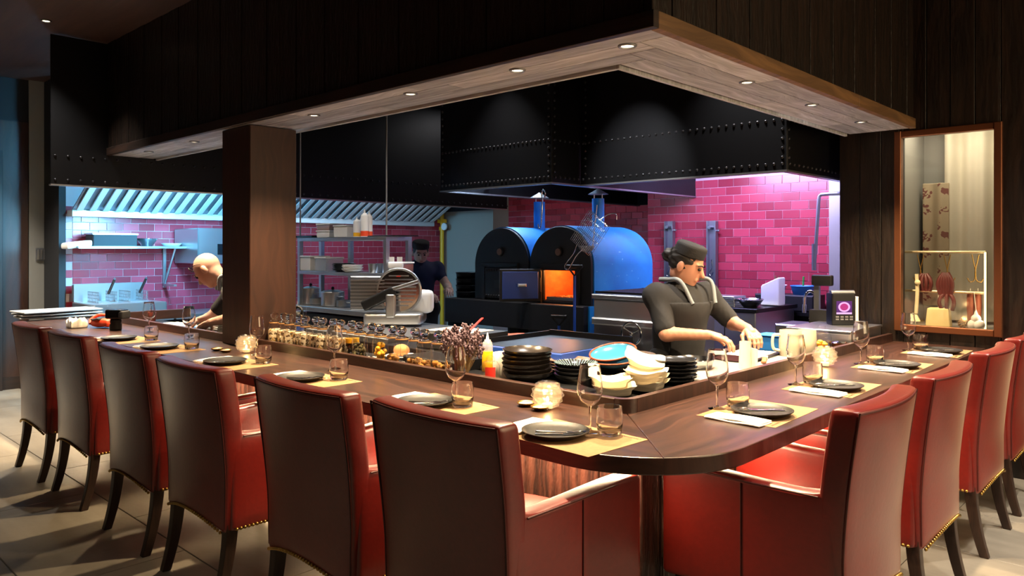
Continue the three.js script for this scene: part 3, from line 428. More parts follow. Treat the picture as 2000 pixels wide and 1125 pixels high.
{ const s = thing('oven_stand', 'heavy black iron stand carrying the two barrel ovens', 'stand', [0, 0, 0]);
  mesh('top_beam', chamfer(-3.95, -2.405, 0.72, LEDGE - 0.001, -3.6, OZ + 0.12, 0.005), M.ovenBlack, s); for (const [a, b] of [[-3.95, -3.8], [-3.2, -3.1], [-2.56, -2.43]]) mesh('leg', boxG(b - a, 0.72 - KF, 0.12, (a + b) / 2, (0.72 + KF) / 2, OZ + 0.02), M.ovenBlack, s); mesh('rear_panel', boxG(1.5, 0.9, 0.03, -3.2, 0.25, -3.5), M.black, s);
  mesh('side_sheet', boxG(0.014, LEDGE - KF - 0.005, 0.85, -2.398, (LEDGE + KF) / 2, -3.16), M.ovenBlue, s); }
{ const proto = (y) => { const t = thing('oven_shovel', (y > 1.2 ? 'taller' : 'shorter') + ' oven shovel with D-grip leaning on the black oven stand', 'shovel', [y > 1.2 ? -2.45 : -2.6, KF, OZ + 0.17], 0.5, 'oven shovels'); const h = y; mesh('shaft', rod([0, 0.3, 0], [0, h, 0], 0.011), M.blueDeep, t); mesh('grip', merge([rod([-0.06, h + 0.07, 0], [0.06, h + 0.07, 0], 0.013), rod([-0.055, h + 0.07, 0], [0, h, 0], 0.007), rod([0.055, h + 0.07, 0], [0, h, 0], 0.007)]), M.darkMetal, t); mesh('blade', chamfer(-0.08, 0.08, 0.0, 0.3, -0.004, 0.004, 0.002), M.steelDull, t); }; proto(1.36); const b = proto(0.98); }
for (let k = 0; k < 4; k++) { const p = mesh('round_tin', lathe([[0, 0], [0.098, 0], [0.105, 0.05], [0.109, 0.05], [0.109, 0.054], [0.102, 0.054], [0.095, 0.005], [0, 0.005]], 28), M.darkMetal, scene, [-3.845, LEDGE + 0.0 + k * 0.056, -2.86]); tag(p, ['round dark baking tin, lowest of the stack beside the oven', 'round dark baking tin, second from the bottom beside the oven', 'round dark baking tin, third from the bottom beside the oven', 'round dark baking tin on top of the stack beside the oven'][k], 'tin', 'baking tins beside the oven'); }
{ // grill basket and hooks hanging from the hood over the ovens
  const p = on(1150, 455, 'z', -2.62), b = thing('grill_basket', 'wire grill basket with long handle hanging in front of the right oven chimney', 'grill basket', p, 0.1); b.rotation.z = -0.65; const w = [];
  for (let i = 0; i <= 14; i++) w.push(rod([-0.1 + i * 0.0143, -0.13, 0], [-0.1 + i * 0.0143, 0.13, 0], 0.0016, 5)); for (let i = 0; i <= 5; i++) w.push(rod([-0.1, -0.13 + i * 0.052, 0.002], [0.1, -0.13 + i * 0.052, 0.002], 0.0022, 5));
  mesh('grid', merge(w), M.chrome, b); const w2 = w.map(g => g.clone().translate(0, 0, -0.03)); mesh('grid', merge(w2), M.chrome, b);
  mesh('handle', merge([tube([[-0.03, -0.13, 0], [-0.015, -0.2, 0], [-0.02, -0.32, 0], [0.02, -0.32, 0], [0.015, -0.2, 0], [0.03, -0.13, 0]], 0.004, 30, 6)]), M.chrome, b);
  mesh('hanging_hook', tube([[0.02, 0.13, 0], [0.05, 0.2, 0], [0.1, 0.24, 0], [0.13, 0.21, 0]], 0.003, 20, 6), M.chrome, b);
  const q = on(1060, 378, 'z', -2.75), k = thing('meat_hook', 'steel S-hook chain hanging between the two oven chimneys', 'hook', q); mesh('hook', merge([tube([[0.02, -0.03, 0], [0.025, 0.01, 0], [0, 0.03, 0], [-0.01, 0, 0], [-0.005, -0.1, 0], [-0.012, -0.2, 0]], 0.005, 30, 6), tube([[-0.012, -0.2, 0], [-0.02, -0.26, 0], [-0.04, -0.27, 0], [-0.05, -0.24, 0]], 0.005, 16, 6)]), M.chrome, k);
  const r = on(1145, 480, 'z', -2.72), bw = thing('hanging_ladle', 'round steel ladle hanging in front of the right oven', 'ladle', r); mesh('bowl', new THREE.SphereGeometry(0.07, 20, 10, 0, Math.PI * 2, Math.PI / 2, Math.PI / 2).scale(1, 0.7, 0.5), M.steelDull, bw); mesh('handle', rod([0.06, 0, 0], [0.1, 0.3, 0], 0.004), M.steel, bw);
}
{ // yellow gas pipe at the grey wall
  const a = on(850, 402, 'z', gz + 0.09), y1 = a.y; a.x = Math.max(a.x, -6.95); const g = thing('gas_pipe', 'yellow gas pipe with valve and dial running down the grey wall', 'pipe', [a.x, 0, a.z]); mesh('pipe', rod([0, KF + 0.1, 0], [0, y1, 0], 0.03), M.yellow, g); const v = mesh('valve', merge([boxG(0.14, 0.05, 0.05, 0, y1 - 0.22, 0.0), rod([0, y1 - 0.35, 0], [0, y1 - 0.3, 0], 0.045)]), M.yellow, g); mesh('dial', cyl(0.05, 0.05, 0.02, 20).rotateX(Math.PI / 2).translate(0.08, y1 - 0.3, 0.02), M.whitePlastic, v); mesh('pipe_bracket', boxG(0.16, 0.04, 0.06, 0.05, y1 - 0.05, -0.01), M.steelDull, g);
}
// ---------- tilting pan, steel counter, wall channels ----------
{ const t = thing('braising_pan', 'stainless tilting braising pan with spoked hand wheel next to the blue oven', 'braising pan', [-1.97, KF, -2.95]);
  mesh('body', chamfer(-0.3, 0.3, 0.15, 1.2, -0.35, 0.33, 0.01), M.steel, t); mesh('lid', chamfer(-0.31, 0.31, 1.2, 1.235, -0.36, 0.34, 0.008), M.steelDull, t); mesh('handle_bar', chamfer(-0.29, 0.29, 1.02, 1.07, 0.33, 0.37, 0.01), M.steel, t); mesh('lower_panel', chamfer(-0.3, 0.3, 0.15, 0.72, 0.33, 0.35, 0.005), M.steelDull, t);
  const p = on(1233, 652, 'z', -2.55), wz = 0.4; const wx = p.x + 1.97, wy = p.y - KF; const sp = []; for (let k = 0; k < 3; k++) { const a = k * 2.094 + 0.5; sp.push(rod([wx, wy, wz], [wx + 0.075 * Math.cos(a), wy + 0.075 * Math.sin(a), wz], 0.005)); } sp.push(ball(0.014, wx, wy, wz), rod([wx, wy, 0.33], [wx, wy, wz], 0.009)); const w = mesh('hand_wheel', new THREE.TorusGeometry(0.078, 0.008, 8, 32).translate(wx, wy, wz), M.chrome, t); mesh('spokes', merge(sp), M.chrome, w);
  const rk = [...Array(16)].map((_, i) => rod([-0.28 + i * 0.037, 1.25, -0.3], [-0.28 + i * 0.037, 1.25, 0.3], 0.004, 5)); mesh('grate', merge([...rk, boxG(0.6, 0.015, 0.012, 0, 1.247, 0.3), boxG(0.6, 0.015, 0.012, 0, 1.247, -0.3)]), M.darkMetal, t); }
{ const c = thing('steel_counter', 'steel kitchen counter with dark top in front of the magenta tiles', 'counter', [-1.75, KF, -3.95]); mesh('cabinet', chamfer(-0.34, 0.25, 0, 1.08, -0.35, 0.35, 0.006), M.steel, c); mesh('worktop', chamfer(-0.36, 0.27, 1.08, 1.11, -0.37, 0.37, 0.004), M.darkMetal, c); mesh('door_gap', boxG(0.006, 1.0, 0.004, 0.0, 0.55, 0.352), M.darkMetal, c);
  const cy0 = KF + 1.11, T = (px, py, z) => { const p = on(px, py, 'z', z); return p; };
  stack('oven_tray', 'flat steel tray on the dark counter top', 'tray', 6, [-1.83, cy0, -3.76], 0.014, chamfer(-0.13, 0.13, 0, 0.012, -0.1, 0.1, 0.004), M.steel, 'trays stacked on the steel counter', 0, true);
  const b = thing('mixing_bowl', 'shiny steel bowl beside the tray stack on the dark counter top', 'bowl', [-1.6, cy0, -3.72]); mesh('bowl', lathe([[0, 0.004], [0.05, 0], [0.1, 0.06], [0.105, 0.062], [0.1, 0.066], [0.048, 0.008], [0, 0.01]], 28), M.chrome, b);
  tag(mesh('paper_box', softBox(0.15, 0.22, 0.12, 0.01, 1, 3, 1, q => { if (q.y > 0 && q.x < 0) q.y -= 0.07 * (-q.x / 0.075); }), M.whitePlastic, scene, [-1.545, cy0 + 0.115, -4.0]), 'white slanted paper box standing on the dark counter top', 'box');
  const cc = (x, z, r, h, mat, l) => { const t = thing('food_container', l, 'container', [x, cy0, z]); mesh('tub', lathe([[0, 0], [r * 0.85, 0], [r, h], [r - 0.004, h], [r * 0.82, 0.005], [0, 0.005]], 24), mat, t); mesh('spoon', rod([0, 0.02, 0], [0.02, h + 0.08, 0.01], 0.006), l.includes('green') ? M.green : M.trimWood, t); };
    cc(-1.6, -4.2, 0.06, 0.15, M.whitePlastic, 'white tub with wooden spoon behind the counter bowl'); }
{ // shelf on the tiled wall with black crate and tubs, right of the steel counter
  const p0 = on(1475, 604, 'z', -4.3), t = thing('black_bench', 'black crate bench with tubs against the magenta tiles', 'bench', [p0.x + 0.22, p0.y - 0.02, -4.48]); mesh('top', boxG(0.62, 0.03, 0.3, 0.03, 0, 0), M.darkMetal, t); mesh('box', chamfer(-0.25, 0.25, 0.015, 0.15, -0.13, 0.13, 0.01), M.black, t); mesh('leg', boxG(0.5, p0.y - KF - 0.05, 0.22, 0.03, -(p0.y - KF) / 2, -0.03), M.darkMetal, t);
  for (const [dx, mat, sp, l] of [[-0.12, M.whitePlastic, M.trimWood, 'white tub with wooden spoon on the black crate'], [0.12, M.bluePlastic, M.green, 'blue tub with green spoon on the black crate']]) { const q = thing('food_tub', l, 'tub', [p0.x + 0.22 + dx, p0.y + 0.13, -4.46]); mesh('tub', lathe([[0, 0], [0.075, 0], [0.095, 0.07], [0.1, 0.07], [0.1, 0.076], [0.09, 0.076], [0.07, 0.005], [0, 0.005]], 24), mat, q); mesh('spoon', rod([0, 0.02, 0], [0.015, 0.15, 0.02], 0.008), sp, q); } }
for (const [px, y0, y1] of [[1310, 432, 470], [1393, 432, 570]]) { const a = on(px, y0, 'z', -4.64), b = on(px, y1, 'z', -4.64), h = a.y - b.y + (px < 1350 ? 0.5 : 0); const t = thing('wall_channel', px < 1350 ? 'short steel wall channel with hook behind the chef' : 'long steel wall channel with hanging hook on the magenta tiles', 'channel', [a.x, a.y - h, -4.64]); mesh('rail', merge([boxG(0.09, h, 0.015, 0, h / 2, 0), boxG(0.015, h, 0.05, -0.04, h / 2, 0.02), boxG(0.015, h, 0.05, 0.04, h / 2, 0.02)]), M.steelDull, t); mesh('stop', merge([rod([0, h - 0.06, 0], [0, h - 0.06, 0.08], 0.016), rod([0.045, h - 0.09, 0.03], [0.08, h - 0.09, 0.03], 0.01)]), M.steel, t); mesh('hook', tube([[0, 0.3, 0.03], [0, 0.22, 0.03], [-0.02, 0.17, 0.04], [0, 0.15, 0.04], [0.02, 0.18, 0.04]], 0.005, 20, 6), M.chrome, t); }
{ const z = -3.95, a = on(1640, 378, 'z', z), b = on(1600, 380, 'z', z), c = on(1590, 528, 'z', z); const t = thing('pot_filler', 'bent steel filler pipe on the grey pillar in front of the tiles', 'tap', a); const r = p => p.clone().sub(a); mesh('pipe', tube([[0.04, 0, -0.1], [0.0, 0, 0], r(b).add(V(0.03, 0, 0)), r(b).add(V(0, -0.02, 0)), r(b).lerp(r(c), 0.3), r(c)], 0.014, 40, 8), M.steelDull, t); mesh('flange', rod([0.02, 0, -0.1], [0.02, 0.12, -0.1], 0.03), M.chrome, t); mesh('outlet', rod(r(c), r(c).clone().add(V(0, 0.2, 0)), 0.018), M.steelDull, t); }
// ---------- payment terminal corner ----------
{ const b = thing('steel_cabinet', 'low stainless cabinet at the wall end of the short counter arm', 'cabinet', [-0.765, CT - 0.006, -3.2]); mesh('body', chamfer(-0.2, 0.19, 0, 0.1, -0.28, 0.28, 0.012), M.steel, b); mesh('top', chamfer(-0.205, 0.195, 0.1, 0.112, -0.285, 0.285, 0.004), M.steel, b);
  const t = thing('payment_terminal', 'dark payment terminal with glowing pink ring on its screen', 'terminal', [-0.77, CT + 0.105, -3.3], 0.75); mesh('body', softBox(0.155, 0.21, 0.1, 0.012, 1, 1, 1).translate(0, 0.105, 0), M.darkMetal, t); mesh('roll_cover', rod([-0.075, 0.205, 0.02], [0.075, 0.205, 0.02], 0.022), M.steelDull, t); mesh('side_cover', chamfer(0.078, 0.1, 0, 0.185, -0.05, 0.04, 0.005), M.white, t);
  const scr = makeTex(256, (u, v) => { const r = Math.hypot(u - 0.5, v - 0.55); if (r > 0.26 && r < 0.38) return [1, 0.72, 0.95]; if (r <= 0.26) return [0.75, 0.15, 0.5]; if (v < 0.14) return [0.95, 0.75, 0.95]; return [0.35, 0.1, 0.45]; });
  mesh('screen', new THREE.PlaneGeometry(0.1, 0.085).translate(0, 0.115, 0.0515), new THREE.MeshStandardMaterial({ color: 0x000000, emissive: 0xffffff, emissiveMap: scr, emissiveIntensity: 1.1, map: scr }), t);
  const kp = []; for (let r = 0; r < 2; r++) for (let c = 0; c < 4; c++) kp.push(boxG(0.02, 0.01, 0.006, -0.045 + c * 0.03, 0.04 + r * 0.016, 0.052)); mesh('keys', merge(kp), M.steelDull, t);
  const q = on(1614, 547, 'z', -3.55), s = thing('tablet', 'small black tablet on a grey post behind the payment terminal', 'tablet', [q.x, CT, -3.49]); mesh('post', boxG(0.035, q.y - CT, 0.03, -0.04, (q.y - CT) / 2, 0), M.steelDull, s); mesh('screen_case', softBox(0.14, 0.075, 0.05, 0.012).translate(0, q.y - CT, 0.01), M.black, s); mesh('base', boxG(0.14, 0.18, 0.1, -0.01, 0.09, -0.01), M.darkPaint, s);
  const f = on(1582, 628, 'z', -3.6), g = thing('faucet', 'chrome gooseneck faucet in front of the magenta tiles', 'faucet', [f.x, f.y - 0.03, -3.6]); mesh('spout', tube([[0.05, 0, 0], [0.05, 0.15, 0], [0.04, 0.22, 0], [0.0, 0.245, 0], [-0.035, 0.21, 0], [-0.04, 0.14, 0]], 0.011, 40, 8), M.chrome, g); mesh('spray_head', rod([-0.04, 0.15, 0], [-0.043, 0.09, 0], 0.015), M.chrome, g); mesh('body', merge([cyl(0.025, 0.02, 0.07, 16, 0.05, 0, 0), rod([0.05, 0.04, 0], [0.0, 0.06, 0.02], 0.008)]), M.chrome, g); mesh('sink_deck', chamfer(-0.25, 0.25, -0.25, 0, -0.3, 0.02, 0.01), M.steel, g);
  const cl = thing('switch_plate', 'small metal switch plate on the pale grey wall', 'switch', on(80, 497, 'x', -7.5)); mesh('plate', boxG(0.006, 0.13, 0.09, 0, 0, 0), M.steelDull, cl); for (let k = 0; k < 3; k++) mesh('rocker', chamfer(0.003, 0.014, -0.05, 0.05, -0.038 + k * 0.027, -0.016 + k * 0.027, 0.002), M.steel, cl); }
// ---------- work tables ----------
function workTable(x0, x1, z0, z1, y, label, mat) { const t = thing('work_table', label, 'table', [(x0 + x1) / 2, KF, (z0 + z1) / 2]); const w = x1 - x0, d = z1 - z0, h = y - KF; mesh('top', chamfer(-w / 2, w / 2, h - 0.04, h, -d / 2, d / 2, 0.004), mat, t); mesh('cabinet', boxG(w - 0.06, h - 0.06, d - 0.06, 0, (h - 0.06) / 2, 0), M.darkMetal, t); return t; }
workTable(-5.0, -3.7, -2.25, -1.8, 0.86, 'steel work table carrying pots below the two-tier shelf', M.steelDull);
workTable(-3.66, -2.72, -1.95, -1.12, 0.80, 'steel work table under the meat slicer', M.steel);
workTable(-2.66, -1.36, -1.84, -1.05, 0.78, 'black work table holding the blue-edged griddle', M.darkMetal);
workTable(-6.98, -6.3, -1.3, jambZ - 0.02, 0.72, 'stainless fryer table by the far kitchen wall', M.steel);
workTable(-6.9, -6.3, -2.6, -1.32, 0.72, 'steel side table beneath the far wall oven', M.steel);
{ const p = [-1.66, 0.783, -1.47], g = thing('griddle', 'large dark griddle plate with deep blue edge', 'griddle', p, 0.02); mesh('body', chamfer(-0.3, 0.3, 0, 0.05, -0.32, 0.32, 0.004), M.blueDeep, g); mesh('plate', chamfer(-0.28, 0.28, 0.044, 0.052, -0.3, 0.3, 0.002), M.darkMetal, g); mesh('splash_rim', merge([boxG(0.6, 0.035, 0.01, 0, 0.065, -0.315), boxG(0.01, 0.03, 0.63, -0.295, 0.062, 0)]), M.darkMetal, g); }
// ---------- two-tier shelf with pots ----------
const SHX0 = -5.0, SHX1 = -3.7, SHZ = -1.85;
{
  const t = thing('two_tier_shelf', 'steel two-tier overshelf with square posts behind the meat slicer', 'shelf', [0, 0, 0]); const y0 = 0.862, yT = 1.457, yM = 1.165;
  for (const y of [yT, yM]) mesh('shelf_board', chamfer(SHX0, SHX1, y - 0.03, y, SHZ - 0.26, SHZ, 0.003), M.steel, t);
  for (const [x, z] of [[SHX1 - 0.02, SHZ - 0.02], [SHX1 - 0.02, SHZ - 0.24], [SHX0 + 0.02, SHZ - 0.02], [SHX0 + 0.02, SHZ - 0.24], [-4.52, SHZ - 0.24]]) mesh('post', boxG(0.036, yT - y0 - 0.03, 0.036, x, (yT - 0.03 + y0) / 2, z), M.steel, t);
  mesh('hanging_rod', rod([SHX1 - 0.02, yT, SHZ - 0.02], [SHX1 - 0.02, HT, SHZ - 0.02], 0.007), M.steelDull, t); mesh('hanging_rod', rod([SHX0 + 0.02, yT, SHZ - 0.02], [SHX0 + 0.02, HT, SHZ - 0.02], 0.007), M.steelDull, t);
  const X = px => on(px, 470, 'z', SHZ - 0.1).x, zc = SHZ - 0.11;
  const tub = (px, y, w, h, d, l, mat = M.clearPlastic, fill) => { const o = thing('plastic_tub', l, 'tub', [X(px), y, zc]); mesh('tub', softBox(w, h, d, 0.008, 1, 1, 1, q => { q.x *= 1 + 0.06 * q.y / h; q.y += h / 2; }), mat, o); mesh('lid', chamfer(-w * 0.53, w * 0.53, h + 0.001, h + 0.012, -d * 0.53, d * 0.53, 0.003), M.whitePlastic, o); if (fill) mesh('contents', boxG(w * 0.9, h * 0.5, d * 0.9, 0, h * 0.3, 0), fill, o); };
  tub(642, yT + 0.001, 0.2, 0.05, 0.14, 'lower white food tub with orange contents on the top shelf', M.white); tub(642, yT + 0.066, 0.2, 0.045, 0.14, 'upper clear food tub stacked on the top shelf', M.clearPlastic, M.food); tub(677, yT + 0.001, 0.2, 0.09, 0.15, 'wide white food tub beside the squeeze bottles', M.white);
  const bottle = (px, y, h, r, mat, l, z = zc) => { const o = thing('squeeze_bottle', l, 'bottle', [X(px), y, z]); mesh('body', lathe([[0, 0], [r, 0], [r, h * 0.78], [r * 0.75, h * 0.85], [r * 0.5, h * 0.86], [r * 0.5, h * 0.9], [0, h * 0.9]], 20), M.whitePlastic, o); mesh('filling', lathe([[r + 0.0006, 0.004], [r + 0.0006, h * 0.22]], 20), mat, o); mesh('nozzle', cyl(r * 0.3, r * 0.1, h * 0.14, 10, 0, h * 0.9, 0), M.whitePlastic, o); };
  bottle(703, yT + 0.001, 0.16, 0.03, M.blueDeep, 'short white squeeze bottle with dark filling on the top shelf'); bottle(709, yT + 0.001, 0.16, 0.03, M.lemon, 'short white squeeze bottle with yellow filling on the top shelf', zc + 0.07); bottle(715, yT + 0.001, 0.21, 0.028, M.orange, 'tall amber squeeze bottle on the top shelf', zc - 0.02); bottle(722, yT + 0.001, 0.215, 0.033, M.orange, 'tall white squeeze bottle with orange filling on the top shelf', zc + 0.06);
  tag(mesh('flat_lid', chamfer(-0.2, 0.2, 0, 0.008, -0.1, 0.1, 0.002), M.darkMetal, scene, [X(765), yT + 0.001, zc]), 'flat dark tray on the right end of the top shelf', 'tray'); tag(mesh('flat_lid', chamfer(-0.2, 0.2, 0, 0.02, -0.1, 0.1, 0.004), M.darkMetal, scene, [X(603), yT + 0.001, zc]), 'flat dark tray on the left end of the top shelf', 'tray');
  tub(612, yM + 0.001, 0.18, 0.12, 0.2, 'large white opaque tub on the middle shelf', M.white); tub(641, yM + 0.001, 0.17, 0.11, 0.18, 'long clear plastic tub on the middle shelf', M.clearPlastic);
  const disc = (px, y, r, n, mat, l, dz = 0) => stack('small_plate', l, 'plate', n, [X(px), y, zc + 0.03 + dz], 0.011, lathe([[0, 0], [r * 0.6, 0], [r, 0.014], [r, 0.017], [r * 0.6, 0.005], [0, 0.005]], 24), mat, l.split(' ')[0] + ' plates on the middle shelf');
  disc(672, yM + 0.001, 0.1, 6, M.blackGlaze, 'black small plate on the middle shelf', -0.02); disc(698, yM + 0.001, 0.085, 5, M.white, 'white small plate on the middle shelf', 0.03);
  for (const [px, s] of [[735, 0.9], [741, 1]]) { const o = thing('steel_cup', (px > 738 ? 'larger' : 'smaller') + ' steel cup by the shelf post on the middle shelf', 'cup', [X(px), yM + 0.001, zc + (px > 738 ? 0.07 : -0.03)], 0, 'steel cups on the middle shelf'); mesh('cup', lathe([[0, 0], [0.035 * s, 0], [0.042 * s, 0.075], [0.039 * s, 0.075], [0.033 * s, 0.004], [0, 0.004]], 20), M.steel, o); }
  tub(778, yM + 0.001, 0.16, 0.08, 0.16, 'steel food pan on the end of the middle shelf', M.steel);
  const pot = (px, py, r, h, l, mat = M.steel, lid = true) => { const q = on(px, py, 'z', SHZ - 0.115), o = thing('steel_pot', l, 'pot', [q.x, 0.862, q.z]); mesh('pot', lathe([[0, 0], [r * 0.96, 0], [r, 0.01], [r, h], [r * 0.95, h], [r * 0.93, 0.012], [0, 0.01]], 28), mat, o); if (lid) { const ld = mesh('lid', lathe([[r * 1.02, h], [r * 1.02, h + 0.006], [r * 0.5, h + 0.02], [0, h + 0.024]], 28), mat, o); mesh('knob', ball(0.014, 0, h + 0.035, 0), M.darkMetal, ld); } mesh('handle', tube([[r, h * 0.7, 0.02], [r + 0.035, h * 0.7, 0.015], [r + 0.035, h * 0.7, -0.015], [r, h * 0.7, -0.02]], 0.005, 16, 6), M.steel, o); };
  pot(607, 575, 0.075, 0.14, 'narrow steel pot with knobbed lid below the shelf'); pot(650, 572, 0.1, 0.12, 'wide steel pot with lid below the shelf'); pot(622, 585, 0.075, 0.06, 'low steel pan in front of the pots', M.steelDull, false); pot(672, 585, 0.065, 0.06, 'low blue-lit steel pan near the slicer', M.steelDull, false); pot(722, 570, 0.07, 0.16, 'tall steel pot half hidden behind the slicer');
}
{ // meat slicer
  const p = on(752, 636, 'y', 0.80), t = thing('meat_slicer', 'stainless meat slicer with round blade and ribbed food plate', 'meat slicer', [p.x, 0.80, p.z - 0.06], 0.72);
  mesh('base', softBox(0.42, 0.09, 0.3, 0.03, 1, 1, 1).translate(0.03, 0.055, 0), M.steel, t); const bl = mesh('blade', cyl(0.15, 0.15, 0.012, 48).rotateX(Math.PI / 2).translate(0.06, 0.255, 0.03), M.chrome, t); mesh('guard_ring', new THREE.TorusGeometry(0.158, 0.011, 8, 40).translate(0.06, 0.255, 0.034), M.steel, bl);
  for (let i = 0; i < 9; i++) { const w = Math.sqrt(Math.max(0, 0.13 ** 2 - (i * 0.027 - 0.108) ** 2)); mesh('blade_cover_rib', boxG(w * 2, 0.009, 0.01, 0.06, 0.147 + i * 0.027, 0.045), M.steelDull, bl); }
  for (let i = 0; i < 9; i++) mesh('food_plate_rib', boxG(0.25, 0.009, 0.012, -0.17, 0.13 + i * 0.025, 0.04), M.steel, t); mesh('food_plate', chamfer(-0.3, -0.05, 0.11, 0.36, 0.01, 0.034, 0.008), M.steelDull, t); mesh('carriage_arm', softBox(0.26, 0.08, 0.06, 0.02).rotateZ(0.45).translate(-0.07, 0.2, 0.12), M.darkMetal, t); mesh('lever', chamfer(-0.06, 0.2, -0.012, 0.012, 0, 0.02, 0.004).rotateZ(0.3).translate(0.03, 0.27, 0.12), M.steel, t); mesh('support', softBox(0.07, 0.17, 0.06, 0.015).translate(0.02, 0.15, 0.13), M.steel, t);
  mesh('motor_housing', softBox(0.2, 0.17, 0.13, 0.04, 1, 1, 1).translate(0.2, 0.17, -0.06), M.whitePlastic, t); mesh('sharpener', merge([softBox(0.11, 0.05, 0.06, 0.015).translate(0.03, 0.44, 0), cyl(0.02, 0.02, 0.05, 16, 0.0, 0.45, 0), cyl(0.02, 0.02, 0.05, 16, 0.06, 0.45, 0)]), M.whitePlastic, t); mesh('blade_badge', boxG(0.03, 0.008, 0.002, 0.06, 0.36, 0.052), M.redPlastic, bl);
}
{ // flasks near the column
  for (const [px, mat, l] of [[597, M.steelDull, 'steel sports flask with black lid behind the jars'], [614, M.blueDeep, 'blue sports flask with black lid behind the jars']]) { const p = on(px, 625, 'z', -1.02), t = thing('flask', l, 'flask', [p.x, CT - 0.007, -0.9]); mesh('body', lathe([[0, 0], [0.036, 0], [0.037, 0.14], [0.03, 0.155], [0, 0.155]], 24), mat, t); const c = mesh('cap', lathe([[0.034, 0.148], [0.036, 0.15], [0.034, 0.185], [0.015, 0.195], [0, 0.195]], 24), M.black, t); mesh('carry_loop', tube([[-0.03, 0.17, 0], [-0.045, 0.205, 0], [0, 0.225, 0], [0.045, 0.205, 0], [0.03, 0.17, 0]], 0.009, 24, 8), M.black, c); }
  const q = on(585, 600, 'z', -1.3), g = thing('glass_beaker', 'tall clear measuring jug next to the flasks', 'jug', [q.x, 0.80, -1.3]); mesh('jug', lathe([[0, 0.003], [0.05, 0.003], [0.055, 0.16], [0.058, 0.165]], 24), M.glass, g);
}
// ---------- apothecary jars along the inner rim ----------
{
  const jar = lathe([[0, 0.002], [0.034, 0.002], [0.038, 0.008], [0.038, 0.095], [0.033, 0.112], [0.026, 0.119], [0.026, 0.124]], 24), lid = lathe([[0.0, 0.123], [0.029, 0.123], [0.03, 0.128], [0.015, 0.133], [0.011, 0.138], [0.02, 0.146], [0.0235, 0.155], [0.018, 0.166], [0.0, 0.17]], 22), neck = new THREE.TorusGeometry(0.0275, 0.003, 6, 24).rotateX(Math.PI / 2).translate(0, 0.121, 0), fillFull = lathe([[0, 0.004], [0.035, 0.005], [0.0362, 0.012], [0.0362, 0.085], [0.028, 0.093], [0, 0.095]], 20), chunks = (n, h, r) => merge([...Array(n)].map(() => { const a = rnd(0, 6.28), q = Math.sqrt(rnd()) * 0.026; return ball(rnd(r * 0.7, r), q * Math.cos(a), rnd(0.012, h), q * Math.sin(a), 1.2, 0.8, 1, 7); }));
  const saltMap = [0, 1].map(k => std(0xffffff, 0.9, 0, { map: makeTex(256, (u, v) => { const n = fbm(u, v, 12, 12, 4, 501 + k), m = fbm(u, v, 10, 10, 3, 511 + k); return n > 0.62 ? [0.36, 0.28, 0.17] : m > 0.66 ? [0.72, 0.55, 0.26] : [0.86, 0.80, 0.69]; }) }));
  const cork = std(0xa87a45, 0.8), fillT = triUV(fillFull.clone(), 0.12);
  const kinds = ['salt and herbs', 'salt and herbs', 'dark leaves under oil', 'dark seeds', 'clear liquid', 'amber fruit', 'dried mushrooms', 'dried mushrooms'];
  const n = 18; for (let i = 0; i < n; i++) {
    const x = -3.16 + (i / (n - 1)) * 1.5, z = -0.6 - (i % 2) * 0.012, k = i < 9 ? 0 : [2, 3, 4, 5, 7, 4, 7, 7, 6][i - 9];
    const t = thing('apothecary_jar', 'lidded glass jar of ' + kinds[k] + ', number ' + ['one', 'two', 'three', 'four', 'five', 'six', 'seven', 'eight', 'nine', 'ten', 'eleven', 'twelve', 'thirteen', 'fourteen', 'fifteen', 'sixteen', 'seventeen', 'eighteen'][i] + ' counted from the column', 'jar', [x, CT - 0.006, z], i, 'glass jars along the inner rim'); t.scale.set(1.08, 1.3, 1.08);
    mesh('jar_body', jar, M.glass, t); const l = mesh('lid', lid, M.solidGlass, t); mesh('neck_ring', neck, cork, l);
    if (k === 0) mesh('contents', fillT, saltMap[i % 2], t); else if (k === 2) { mesh('contents', chunks(40, 0.07, 0.011), M.herb, t).userData.kind = 'stuff'; mesh('oil', cyl(0.035, 0.035, 0.018, 20, 0, 0.078, 0), M.oil, t); } else if (k === 3) mesh('contents', chunks(50, 0.08, 0.01), M.herb, t).userData.kind = 'stuff'; else if (k === 5) mesh('contents', chunks(30, 0.09, 0.014), M.lemon, t).userData.kind = 'stuff'; else if (k >= 6) mesh('contents', chunks(18, 0.05, 0.014), std(0xb47a2c, 0.7), t).userData.kind = 'stuff'; else mesh('contents', chunks(6, 0.03, 0.012), M.salt, t).userData.kind = 'stuff';
  }
}
const SV = CT - 0.006; // service shelf level
{ // lavender bunch in a glass
  const p = on(900, 722, 'z', -0.6), t = thing('dried_lavender', 'bunch of dried lavender standing in a small glass behind the rim', 'dried flowers', [p.x, SV, -0.61]); mesh('glass', lathe([[0, 0.003], [0.032, 0.003], [0.036, 0.1]], 24), M.glass, t); const st = [], fl = [];
  for (let i = 0; i < 170; i++) { const a = rnd(0, 6.28), s = Math.sqrt(rnd()), r1 = 0.08 * s, h = rnd(0.165, 0.25) - 0.04 * s * s, b = [0.016 * s * Math.cos(a + 0.6), 0.01, 0.016 * s * Math.sin(a + 0.6)], e = [r1 * Math.cos(a), h, r1 * Math.sin(a)]; st.push(rod(b, e, 0.001, 4)); for (let k = 0; k < 6; k++) fl.push(ball(0.006, e[0] * (1 + 0.05 * k) + rnd(-.005, .005), h + k * 0.008 - 0.026, e[2] * (1 + 0.05 * k) + rnd(-.005, .005), 1, 1.2, 1, 5)); }
  mesh('stems', merge(st), std(0x7a5f38, 0.85), t).userData.kind = 'stuff'; mesh('flower_heads', merge(fl), std(0x5d4a52, 0.9), t).userData.kind = 'stuff';
}
